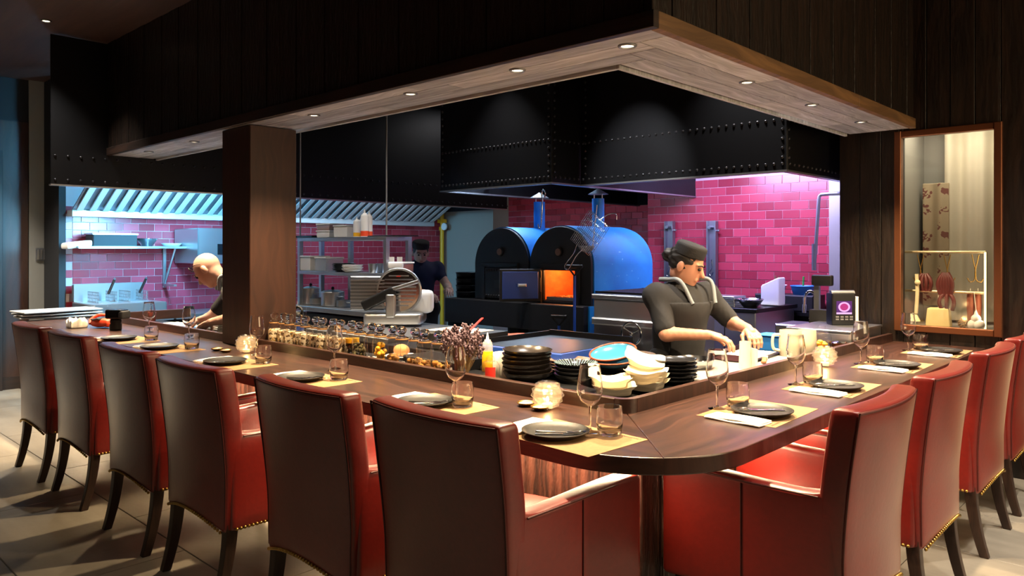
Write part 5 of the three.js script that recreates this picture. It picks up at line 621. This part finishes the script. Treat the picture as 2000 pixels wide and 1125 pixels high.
const napG = triUV(merge([softBox(0.095, 0.006, 0.21, 0.0028, 2, 1, 10, q => { q.y += 0.0015 * Math.sin(q.z * 40 + q.x * 30); }).translate(0, 0.003, 0), softBox(0.088, 0.005, 0.205, 0.0024, 2, 1, 10, q => { q.y += 0.0018 * Math.sin(q.z * 33 + 1); q.x += 0.004 * Math.sin(q.z * 12); }).translate(0.003, 0.0085, -0.001)]), 0.3);
function letters(n, w, h, s) { const g = []; for (let i = 0; i < n; i++) { const k = hash(i, n, 5); const x = i * w * 1.35; g.push(boxG(w * 0.25, 0.0002, h, x, 0, 0)); if (k > 0.3) g.push(boxG(w, 0.0002, h * 0.22, x + w * 0.35, 0, -h * 0.39)); if (k > 0.6) g.push(boxG(w * 0.25, 0.0002, h, x + w * 0.7, 0, 0)); else g.push(boxG(w * 0.8, 0.0002, h * 0.2, x + w * 0.35, 0, h * 0.39)); } return merge(g); }
const matPrint = merge([letters(9, 0.006, 0.009).translate(-0.185, 0.0008, 0.125), letters(9, 0.006, 0.009).rotateY(Math.PI).translate(0.185, 0.0008, -0.125)]);
const napMark = letters(3, 0.006, 0.008);
function setting(cx, cz, turn, who, gl) { // cx,cz: plate centre; local -z looks into the kitchen
  const c = Math.cos(turn), s = Math.sin(turn), at = (x, z) => [cx + x * c + z * s, CT, cz - x * s + z * c];
  const put = (name, label, cat, x, z, y, dt, group) => { const p = at(x, z); return thing(name, label + ' ' + who, cat, [p[0], CT + y, p[2]], turn + dt, group); };
  const m = put('placemat', 'kraft paper placemat with small dark print', 'placemat', 0.035, -0.03, 0.0008, gl.mt ?? 0, 'kraft placemats'); mesh('sheet', matG, M.kraft, m); mesh('print', matPrint, M.print, m);
  const p = put('dinner_plate', 'matte black dinner plate', 'plate', 0, 0, 0.0015, 0, 'black dinner plates'); mesh('plate', plateG, M.plate, p); p.scale.setScalar(0.97);
  const f = put('fork', 'steel fork lying on the black plate', 'fork', 0.02, -0.015, 0.0135, gl.ft - 0.12, 'forks on plates'); mesh('fork_body', forkG, M.chrome, f);
  const k = put('knife', 'steel table knife lying on the black plate', 'knife', 0.038, 0.0, 0.0135, gl.ft + 0.1, 'knives on plates'); mesh('knife_body', knifeG, M.chrome, k);
  const n = put('napkin', 'folded white napkin', 'napkin', -0.15, -0.02, 0.0016, gl.nt ?? 0.08, 'folded napkins'); mesh('folded_cloth', napG, M.napkin, n); mesh('mark', napMark, M.print, n, [-0.01, 0.0118, 0.09]);
  const w = put('wine_glass', 'empty stemmed wine glass', 'wine glass', gl.w[0], gl.w[1], 0, 0, 'wine glasses on the counter'); mesh('bowl', wineBowl, M.solidGlass, w); mesh('stem', wineStem, M.solidGlass, w);
  const u = put('tumbler', 'empty short water tumbler', 'tumbler', gl.u[0], gl.u[1], 0.0012, 0, 'tumblers on the counter'); mesh('cup', tumblerG, M.solidGlass, u);
}
const whoL = ['by the rounded corner, long arm', 'second from the corner, long arm', 'third from the corner, long arm', 'fourth from the corner, long arm', 'fifth from the corner, long arm', 'beside the black camera, long arm'];
const gL = [{ w: [0.05, -0.135], u: [0.118, -0.15] }, { w: [0.06, -0.125], u: [0.125, -0.1] }, { w: [-0.15, -0.3], u: [0.115, -0.15] }, { w: [-0.2, -0.305], u: [0.13, -0.165] }, { w: [-0.32, -0.335], u: [0.145, -0.15] }, { w: [-0.31, -0.33], u: [0.17, -0.16] }];
[[-0.505, -0.077], [-1.177, -0.1], [-2.012, -0.065], [-2.736, -0.06], [-3.588, -0.066], [-4.229, -0.06]].forEach(([x, z], i) => setting(x, z - 0.02, 0, whoL[i], { ft: -0.9 + i * 0.05, w: gL[i].w.map((v, j) => v + (j ? 0.02 : 0)), u: gL[i].u.map((v, j) => v + (j ? 0.02 : 0)), nt: 0.1, mt: i < 2 ? -0.05 : 0 }));
const whoR = ['by the rounded corner, short arm', 'second from the corner, short arm', 'third from the corner, short arm', 'below the copper-framed window'];
[[-0.126, -0.846], [-0.12, -1.545], [-0.12, -2.366], [-0.1, -3.102]].forEach(([x, z], i) => setting(x - 0.035, z, Math.PI / 2, whoR[i], { ft: 0.75 + i * 0.06, w: [-0.015, -0.17], u: [0.06, -0.125], nt: -0.04, mt: 0.03 }));
// ---------- crystal votives, brass dishes ----------
function votive(x, z, label) {
  const t = thing('crystal_votive', label, 'candle holder', [x, CT, z]); const prof = []; for (let i = 0; i <= 11; i++) { const a = 0.62 + (Math.PI - 0.95) * i / 11; prof.push([0.058 * Math.sin(a), 0.058 * Math.cos(a)]); } prof.push([0, prof[11][1]]); for (let i = 10; i >= 0; i--) { const a = 0.62 + (Math.PI - 0.95) * i / 11; prof.push([0.053 * Math.sin(a), 0.053 * Math.cos(a)]); } prof.push(prof[0]); const g = lathe(prof, 18); const p = g.attributes.position; for (let i = 0; i < p.count; i++) { const v = V(p.getX(i), p.getY(i), p.getZ(i)), k = v.length() > 0.0555 ? 1 + (((i % 24) + Math.floor(i / 24)) % 2 ? 0.1 : -0.03) : 1; v.multiplyScalar(k); p.setXYZ(i, v.x, v.y * 0.9, v.z); }
  mesh('cut_glass_globe', g.toNonIndexed().translate(0, 0.056, 0), M.crystal, t); t.children[0].geometry.computeVertexNormals(); const c = mesh('candle', cyl(0.019, 0.019, 0.016, 20, 0, 0.005, 0), M.wax, t); mesh('flame', ball(0.006, 0, 0.036, 0, 1, 2.1, 1, 12), M.flame, c);
  const l = new THREE.PointLight(new THREE.Color().setRGB(1, 0.6, 0.25), 0.06, 0, 2); l.position.set(x, CT + 0.052, z); l.shadow.radius = 0.4; shadows(l); scene.add(l);
}
votive(-0.79, -0.39, 'glowing cut-crystal candle globe near the rounded corner of the counter'); votive(-3.05, -0.36, 'cut-crystal candle globe at the foot of the square column'); votive(-0.43, -2.14, 'cut-crystal candle globe on the short arm beside the white jugs');
const dishG = lathe([[0, 0.002], [0.016, 0], [0.03, 0.008], [0.035, 0.014], [0.034, 0.0155], [0.029, 0.01], [0, 0.005]], 28);
for (const [px, py, l] of [[1027, 793, 'small brass salt dish farther from the crystal globe by the corner'], [1054, 801, 'small brass salt dish touching the crystal globe by the corner'], [424, 685, 'flat brass dish at the foot of the square column'], [441, 688, 'small brass dish beside the candle globe at the column']]) { const p = on(px, py, 'y', CT), t = thing('brass_dish', l, 'dish', p); mesh('dish', dishG, M.brass, t); mesh('salt', cyl(0.024, 0.026, 0.004, 20, 0, 0.0075, 0), M.salt, t); }
// ---------- far end of the counter ----------
for (let k = 0; k < 3; k++) { const p = on(122, 622, 'y', CT); tag(mesh('serving_tray', softBox(0.34, 0.014, 0.62, 0.006, 2, 1, 4, q => { if (Math.abs(q.x) > 0.14 || Math.abs(q.z) > 0.28) q.y += 0.01; }), M.stone, scene, [p.x - 0.1 + k * 0.012, CT + 0.009 + k * 0.025, p.z + k * 0.01], [0, 0.08 * (k - 1), 0]), ['grey serving tray, lowest of the three stacked at the counter end', 'grey serving tray, middle of the three stacked at the counter end', 'grey serving tray on top of the stack at the counter end'][k], 'tray', 'stacked serving trays'); }
{ const p = on(205, 640, 'y', CT), t = thing('camera_bag', 'orange and black camera strap bag lying on the far counter', 'bag', p, 0.3); mesh('pouch', softBox(0.2, 0.06, 0.12, 0.025, 8, 4, 6, q => { q.y += 0.04 + 0.008 * Math.sin(q.x * 40) * Math.cos(q.z * 30); }), M.orange, t); mesh('flap', softBox(0.1, 0.012, 0.13, 0.005, 4, 1, 4, q => { q.y += 0.066 + 0.004 * Math.sin(q.x * 60); q.x -= 0.03; }), M.blackCloth, t); mesh('strap', tube([[-0.1, 0.03, 0.05], [-0.13, 0.06, 0.02], [-0.1, 0.09, -0.03], [0, 0.075, -0.06], [0.1, 0.03, -0.05]], 0.012, 30, 6), M.orange, t);
  const q = on(226, 645, 'y', CT), c = thing('camera', 'black camera standing upright on its lens on the far counter', 'camera', q, 0.6); mesh('lens', lathe([[0, 0], [0.038, 0], [0.041, 0.01], [0.041, 0.045], [0.036, 0.05], [0.036, 0.085], [0, 0.085]], 28), M.black, c); mesh('focus_ring', lathe([[0.0365, 0.055], [0.0385, 0.056], [0.0385, 0.075], [0.0365, 0.076]], 28), M.rubber, c); mesh('body', softBox(0.135, 0.07, 0.095, 0.014, 2, 2, 2).translate(0.01, 0.12, 0), M.blackGloss, c); mesh('grip', softBox(0.04, 0.06, 0.1, 0.014).translate(0.07, 0.115, 0.0), M.rubber, c);
  const r = on(150, 640, 'y', CT), w = thing('paper_tissue', 'crumpled white paper tissue beside the orange bag', 'tissue', r); mesh('tissue', softBox(0.13, 0.05, 0.12, 0.01, 8, 4, 8, q2 => { const n = fbm(q2.x * 4 + 5, q2.z * 4 + 5, 8, 8, 3, 77); q2.y = (q2.y + 0.025) * (0.3 + 1.6 * n) + 0.001; q2.x += 0.02 * (n - 0.5); }), M.paper, w);
  const j = on(228, 615, 'y', CT + 0.0), jt = thing('glass_jar', 'small round glass jar behind the camera on the far counter', 'jar', [j.x + 0.1, CT, j.z + 0.12]); mesh('jar', lathe([[0, 0.002], [0.04, 0.002], [0.045, 0.01], [0.045, 0.07], [0.03, 0.085], [0.032, 0.1], [0.0, 0.105]], 24), M.glass, jt); }
// ---------- people ----------
// joints in metres; one smooth body, clothes laid over it
function makePerson(o) {
  const J = o.joints, t = thing('person', o.label, 'person', o.pos, o.turn ?? 0);
  const H = J.head, fwd = V(...o.face).normalize(), up = V(...(o.up ?? [0, 1, 0])).normalize(), side = V().crossVectors(up, fwd).normalize(); up.crossVectors(fwd, side).normalize();
  const hp = (s, u, f) => [H[0] + side.x * s + up.x * u + fwd.x * f, H[1] + side.y * s + up.y * u + fwd.y * f, H[2] + side.z * s + up.z * u + fwd.z * f];
  const toHead = (x, y, z) => { const d = V(x - H[0], y - H[1], z - H[2]); return [d.dot(side), d.dot(up), d.dot(fwd)]; };
  const torso = (x, y, z, g) => { let d = cap(x, y, z, J.hip, J.waist, 0.135 + g, 0.12 + g); d = smin(d, cap(x, y, z, J.waist, J.chest, 0.12 + g, 0.135 + g), 0.06); for (const s of ['L', 'R']) d = smin(d, cap(x, y, z, J.chest, J['sh' + s], 0.11 + g, 0.06 + g), 0.06); return d; };
  const arms = (x, y, z, g, fore = true) => { let d = 9; for (const s of ['L', 'R']) { let a = cap(x, y, z, J['sh' + s], J['el' + s], 0.054 + g, 0.042 + g); if (fore) a = smin(a, cap(x, y, z, J['el' + s], J['wr' + s], 0.041 + g, 0.027 + g), 0.02); d = Math.min(d, a); } return d; };
  const legs = (x, y, z, g) => { let d = 9; for (const s of ['L', 'R']) { let a = cap(x, y, z, J['hp' + s], J['kn' + s], 0.085 + g, 0.058 + g); a = smin(a, cap(x, y, z, J['kn' + s], J['an' + s], 0.056 + g, 0.04 + g), 0.03); a = smin(a, cap(x, y, z, J['an' + s], J['to' + s], 0.045 + g, 0.035 + g), 0.02); d = Math.min(d, a); } return d; };
  const head = (x, y, z) => { const [s, u, f] = toHead(x, y, z); let d = ell(s, u, f, [0, 0.03, -0.012], [0.077, 0.095, 0.095]); d = smin(d, ell(s, u, f, [0, -0.045, 0.02], [0.058, 0.07, 0.068]), 0.04); d = smin(d, ell(s, u, f, [0, -0.09, 0.055], [0.026, 0.02, 0.024]), 0.02);
    d = smin(d, cap(s, u, f, [0, 0.015, 0.085], [0, -0.022, 0.106], 0.008, 0.013), 0.014); d = smin(d, cap(s, u, f, [-0.02, -0.055, 0.084], [0.02, -0.055, 0.084], 0.006, 0.006), 0.012); for (const k of [-1, 1]) { d = Math.min(d, ell(s, u, f, [k * 0.079, -0.005, -0.012], [0.012, 0.032, 0.02])); d = Math.max(d, -ell(s, u, f, [k * 0.031, 0.012, 0.098], [0.017, 0.011, 0.014])); d = smin(d, cap(s, u, f, [k * 0.014, 0.03, 0.083], [k * 0.046, 0.032, 0.07], 0.005, 0.005), 0.01); }
    return smin(d, cap(x, y, z, J.neck, hp(0, -0.06, -0.025), 0.052, 0.05), 0.03); };
  const box = (pts, m) => [0, 1, 2].map(i => [Math.min(...pts.map(p => p[i])) - m, Math.max(...pts.map(p => p[i])) + m]);
  const all = Object.values(J), B = box(all, 0.2), mn = B.map(b => b[0]), mx = B.map(b => b[1]);
  const parts = [skin((x, y, z) => Math.min(smin(torso(x, y, z, 0), arms(x, y, z, 0), 0.04), legs(x, y, z, 0)), mn, mx, 0.014)];
  const hb = box([hp(0, 0, 0)], 0.19); parts.push(skin((x, y, z) => Math.max(head(x, y, z), -(y - (J.neck[1] - 0.06))), hb.map(b => b[0]), hb.map(b => b[1]), 0.005));
  for (const s of ['L', 'R']) { // hands: palm and five bent fingers
    const w = V(...J['wr' + s]), d = V(...J['wr' + s]).sub(V(...J['el' + s])).normalize().lerp(V(...(o.handDir ?? [0, -0.4, 0])), 0.35).normalize(), n = V(...(o.palm ?? [0, -1, 0])); n.addScaledVector(d, -n.dot(d)).normalize(); const sd = V().crossVectors(d, n).normalize(), k = s === 'L' ? 1 : -1;
    const pt = (a, b, c) => w.clone().addScaledVector(d, a).addScaledVector(sd, b * k).addScaledVector(n, c).toArray();
    const bones = [[pt(0, 0, 0), pt(0.05, 0, 0), 0.024, 0.022], [pt(0.03, -0.022, 0), pt(0.085, -0.027, 0.004), 0.014, 0.012], [pt(0.03, 0.022, 0), pt(0.08, 0.027, 0.004), 0.014, 0.012]];
    [[-0.03, 0.062, 0.9], [-0.01, 0.072, 1], [0.01, 0.068, 0.95], [0.029, 0.052, 0.8]].forEach(([b, l]) => { const p0 = pt(0.078, b, 0.003), p1 = pt(0.078 + l * 0.5, b * 1.08, 0.014), p2 = pt(0.078 + l * 0.78, b * 1.1, 0.036), p3 = pt(0.078 + l * 0.88, b * 1.1, 0.056); bones.push([p0, p1, 0.0098, 0.009], [p1, p2, 0.009, 0.0082], [p2, p3, 0.0082, 0.007]); });
    bones.push([pt(0.02, -0.024, 0.006), pt(0.05, -0.05, 0.022), 0.013, 0.0105], [pt(0.05, -0.05, 0.022), pt(0.078, -0.052, 0.042), 0.0105, 0.008]);
    const q = box([pt(0, 0, 0), pt(0.15, 0, 0), pt(0.1, -0.06, 0.05), pt(0.1, 0.05, 0.06)], 0.03); parts.push(skin((x, y, z) => bones.reduce((m, b2) => smin(m, cap(x, y, z, b2[0], b2[1], b2[2], b2[3]), 0.006), 9), q.map(b => b[0]), q.map(b => b[1]), 0.0042));
  }
  mesh('body', merge(parts), o.skin, t);
  const bd = t.children[0]; mesh('eyes', merge([-1, 1].map(k => ball(0.0105, ...hp(k * 0.031, 0.011, 0.084), 1.1, 0.8, 1, 10))), M.hair, bd); mesh('eyebrows', merge([-1, 1].map(k => tube([V(...hp(k * 0.014, 0.03, 0.094)), V(...hp(k * 0.032, 0.035, 0.089)), V(...hp(k * 0.05, 0.028, 0.074))], 0.0038, 8, 5))), M.hair, bd); mesh('lips', tube([V(...hp(-0.02, -0.055, 0.085)), V(...hp(0, -0.053, 0.0915)), V(...hp(0.02, -0.055, 0.085))], 0.0045, 10, 6), std(0x8f4b42, 0.5), bd);
  // shirt ends at neck, at the cuffs and at the hips
  const ns = V(...J.neck), cuff = o.sleeve ?? 0.9;
  mesh('shirt', skin((x, y, z) => { let d = torso(x, y, z, 0.014); for (const s of ['L', 'R']) { const e = V(...J['sh' + s]).lerp(V(...J['el' + s]), Math.min(1, cuff)).toArray(); d = smin(d, cap(x, y, z, J['sh' + s], e, 0.066, 0.056), 0.04); } d = smin(d, cap(x, y, z, J.chest, J.neck, 0.09, 0.062), 0.05); d += 0.004 * Math.sin(x * 37 + y * 23) * Math.sin(z * 31 - y * 17); return d; }, mn, mx, 0.014), o.shirt, t);
  mesh('trousers', skin((x, y, z) => Math.min(legs(x, y, z, 0.014), cap(x, y, z, J.hpL, J.hpR, 0.12, 0.12)), mn, mx, 0.016), M.blackCloth, t);
  if (o.apron) { const ap = (x, y, z) => { const d = torso(x, y, z, 0.024), c = V(...J.chest), f = V(...o.body); const r = V(x - c.x, y - c.y, z - c.z); return Math.max(d, -(r.dot(f) - 0.03), y - J.chest[1] - 0.04); }; mesh('apron', skin(ap, mn, mx, 0.012), o.apron, t); for (const s of ['L', 'R']) { const f = V(...o.body), a = V(...J['sh' + s]).lerp(ns, 0.45).add(V(0, 0.065, 0)), b = V(...J.chest).lerp(V(...J['sh' + s]), 0.45).addScaledVector(f, 0.165).add(V(0, 0.0, 0)), m2 = V(...J['sh' + s]).lerp(ns, 0.4).addScaledVector(f, 0.1).add(V(0, 0.06, 0)); mesh('apron_strap', tube([a.clone().addScaledVector(f, -0.06), a, m2, b], 0.013, 20, 6), M.greyCloth, t); } }
  if (o.hat) { const hg = lathe([[0, 0.135], [0.07, 0.134], [0.086, 0.125], [0.09, 0.11], [0.088, 0.062], [0.084, 0.062], [0.084, 0.11], [0, 0.125]], 32); const m = new THREE.Matrix4().makeBasis(side, up, fwd); m.setPosition(...hp(0, 0, -0.01)); mesh('hat', hg.applyMatrix4(m), M.blackCloth, t); }
  if (o.hair) { mesh('hair', skin((x, y, z) => { const [s, u, f] = toHead(x, y, z); let d = ell(s, u, f, [0, 0.035, -0.02], [0.083, 0.098, 0.098]); d = Math.max(d, f - 0.05 + 0.4 * Math.max(0, -u)); d = Math.max(d, -(u + 0.075)); if (o.bun) { d = smin(d, ell(s, u, f, [0, 0.02, -0.125], [0.036, 0.04, 0.034]), 0.02); d += 0.004 * Math.sin(s * 160) * Math.sin(u * 150); } return Math.max(d, -ell(s, u, f, [0, -0.01, 0.07], [0.07, 0.09, 0.06])); }, hb.map(b => b[0]), hb.map(b => b[1]), 0.006), M.hair, t); }
  if (o.glasses) { const rims = []; for (const k of [-1, 1]) { rims.push(new THREE.TorusGeometry(0.021, 0.0035, 6, 20)); rims[rims.length - 1].applyMatrix4(new THREE.Matrix4().makeBasis(side, up, fwd).setPosition(...hp(k * 0.032, 0.085, 0.075))); rims.push(tube([V(...hp(k * 0.053, 0.085, 0.07)), V(...hp(k * 0.082, 0.07, 0.02)), V(...hp(k * 0.084, 0.04, -0.02))], 0.0022, 14, 5)); } rims.push(tube([V(...hp(-0.012, 0.088, 0.08)), V(...hp(0.012, 0.088, 0.08))], 0.002, 4, 5)); mesh('spectacles', merge(rims), M.darkMetal, t); }
  return t;
}
{ // chef working at the short arm, turned towards the work board
  makePerson({ label: 'chef in black shirt, grey-strapped apron and black cap reaching over the work board', pos: [-1.27, 0, -2.1], face: [0.9, -0.36, -0.22], body: [0.97, 0, 0.1], skin: M.skin, shirt: M.blackCloth, apron: M.blackCloth, hat: true, hair: true, bun: true, sleeve: 0.85,
    joints: { hip: [0, 0.72, 0], waist: [0.01, 0.88, 0], chest: [0.03, 1.02, 0.01], neck: [0.05, 1.155, 0.02], head: [0.085, 1.262, 0.03], shL: [0.1, 1.09, -0.16], shR: [-0.03, 1.09, 0.17], elL: [0.24, 0.93, -0.22], elR: [0.08, 0.89, 0.235], wrL: [0.42, 0.92, -0.05], wrR: [0.3, 0.895, 0.16], hpL: [0.04, 0.68, -0.09], hpR: [-0.03, 0.68, 0.09], knL: [0.05, 0.26, -0.1], knR: [-0.02, 0.26, 0.1], anL: [0.02, -0.12, -0.1], anR: [-0.05, -0.12, 0.1], toL: [0.18, -0.16, -0.09], toR: [0.1, -0.16, 0.12] }, palm: [0, -1, 0] });
  // bald chef bent over the service shelf left of the column
  makePerson({ label: 'bald chef with spectacles pushed up, bending over white plates beside the column', pos: [-4.1, 0, -0.99], face: [-0.55, -0.72, 0.42], up: [-0.5, 0.75, 0.35], body: [-0.4, 0, 0.9], skin: M.skinLight, shirt: M.blackCloth, apron: M.greyCloth, glasses: true, sleeve: 0.75,
    joints: { hip: [0.06, 0.74, -0.12], waist: [0.05, 0.92, -0.06], chest: [0.0, 1.06, 0.1], neck: [-0.06, 1.14, 0.22], head: [-0.15, 1.205, 0.3], shL: [0.16, 1.08, 0.2], shR: [-0.18, 1.07, 0.08], elL: [0.14, 0.88, 0.27], elR: [-0.26, 0.86, 0.22], wrL: [-0.08, 0.84, 0.32], wrR: [-0.3, 0.84, 0.3], hpL: [0.15, 0.7, -0.1], hpR: [-0.03, 0.7, -0.14], knL: [0.15, 0.26, -0.06], knR: [-0.04, 0.26, -0.1], anL: [0.15, -0.12, -0.12], anR: [-0.04, -0.12, -0.16], toL: [0.1, -0.16, 0.04], toR: [-0.1, -0.16, 0.0] }, palm: [0, -1, 0.2] });
  // cook at the back by the gas pipe
  const b = on(822, 497, 'z', -3.35);
  makePerson({ label: 'cook in dark blue shirt and black cap standing by the yellow gas pipe', pos: [b.x - 0.02, b.y - 1.31, -3.35], face: [0.78, -0.3, 0.5], body: [0.8, 0, 0.6], skin: M.skinLight, shirt: std(0x1a2440, 0.9), hat: true, hair: true, sleeve: 0.5,
    joints: { hip: [0, 0.78, 0], waist: [0.0, 0.94, 0], chest: [0.01, 1.09, 0], neck: [0.02, 1.22, 0.01], head: [0.04, 1.32, 0.02], shL: [0.1, 1.16, -0.15], shR: [-0.08, 1.16, 0.16], elL: [0.26, 0.98, -0.16], elR: [0.1, 0.95, 0.24], wrL: [0.46, 0.98, 0.0], wrR: [0.33, 0.93, 0.18], hpL: [0.05, 0.74, -0.09], hpR: [-0.05, 0.74, 0.09], knL: [0.05, 0.33, -0.1], knR: [-0.05, 0.33, 0.1], anL: [0.03, -0.1, -0.1], anR: [-0.07, -0.1, 0.1], toL: [0.17, -0.14, -0.02], toR: [0.08, -0.14, 0.16] }, palm: [0, -1, 0] });
}
renderer.render(scene, camera);
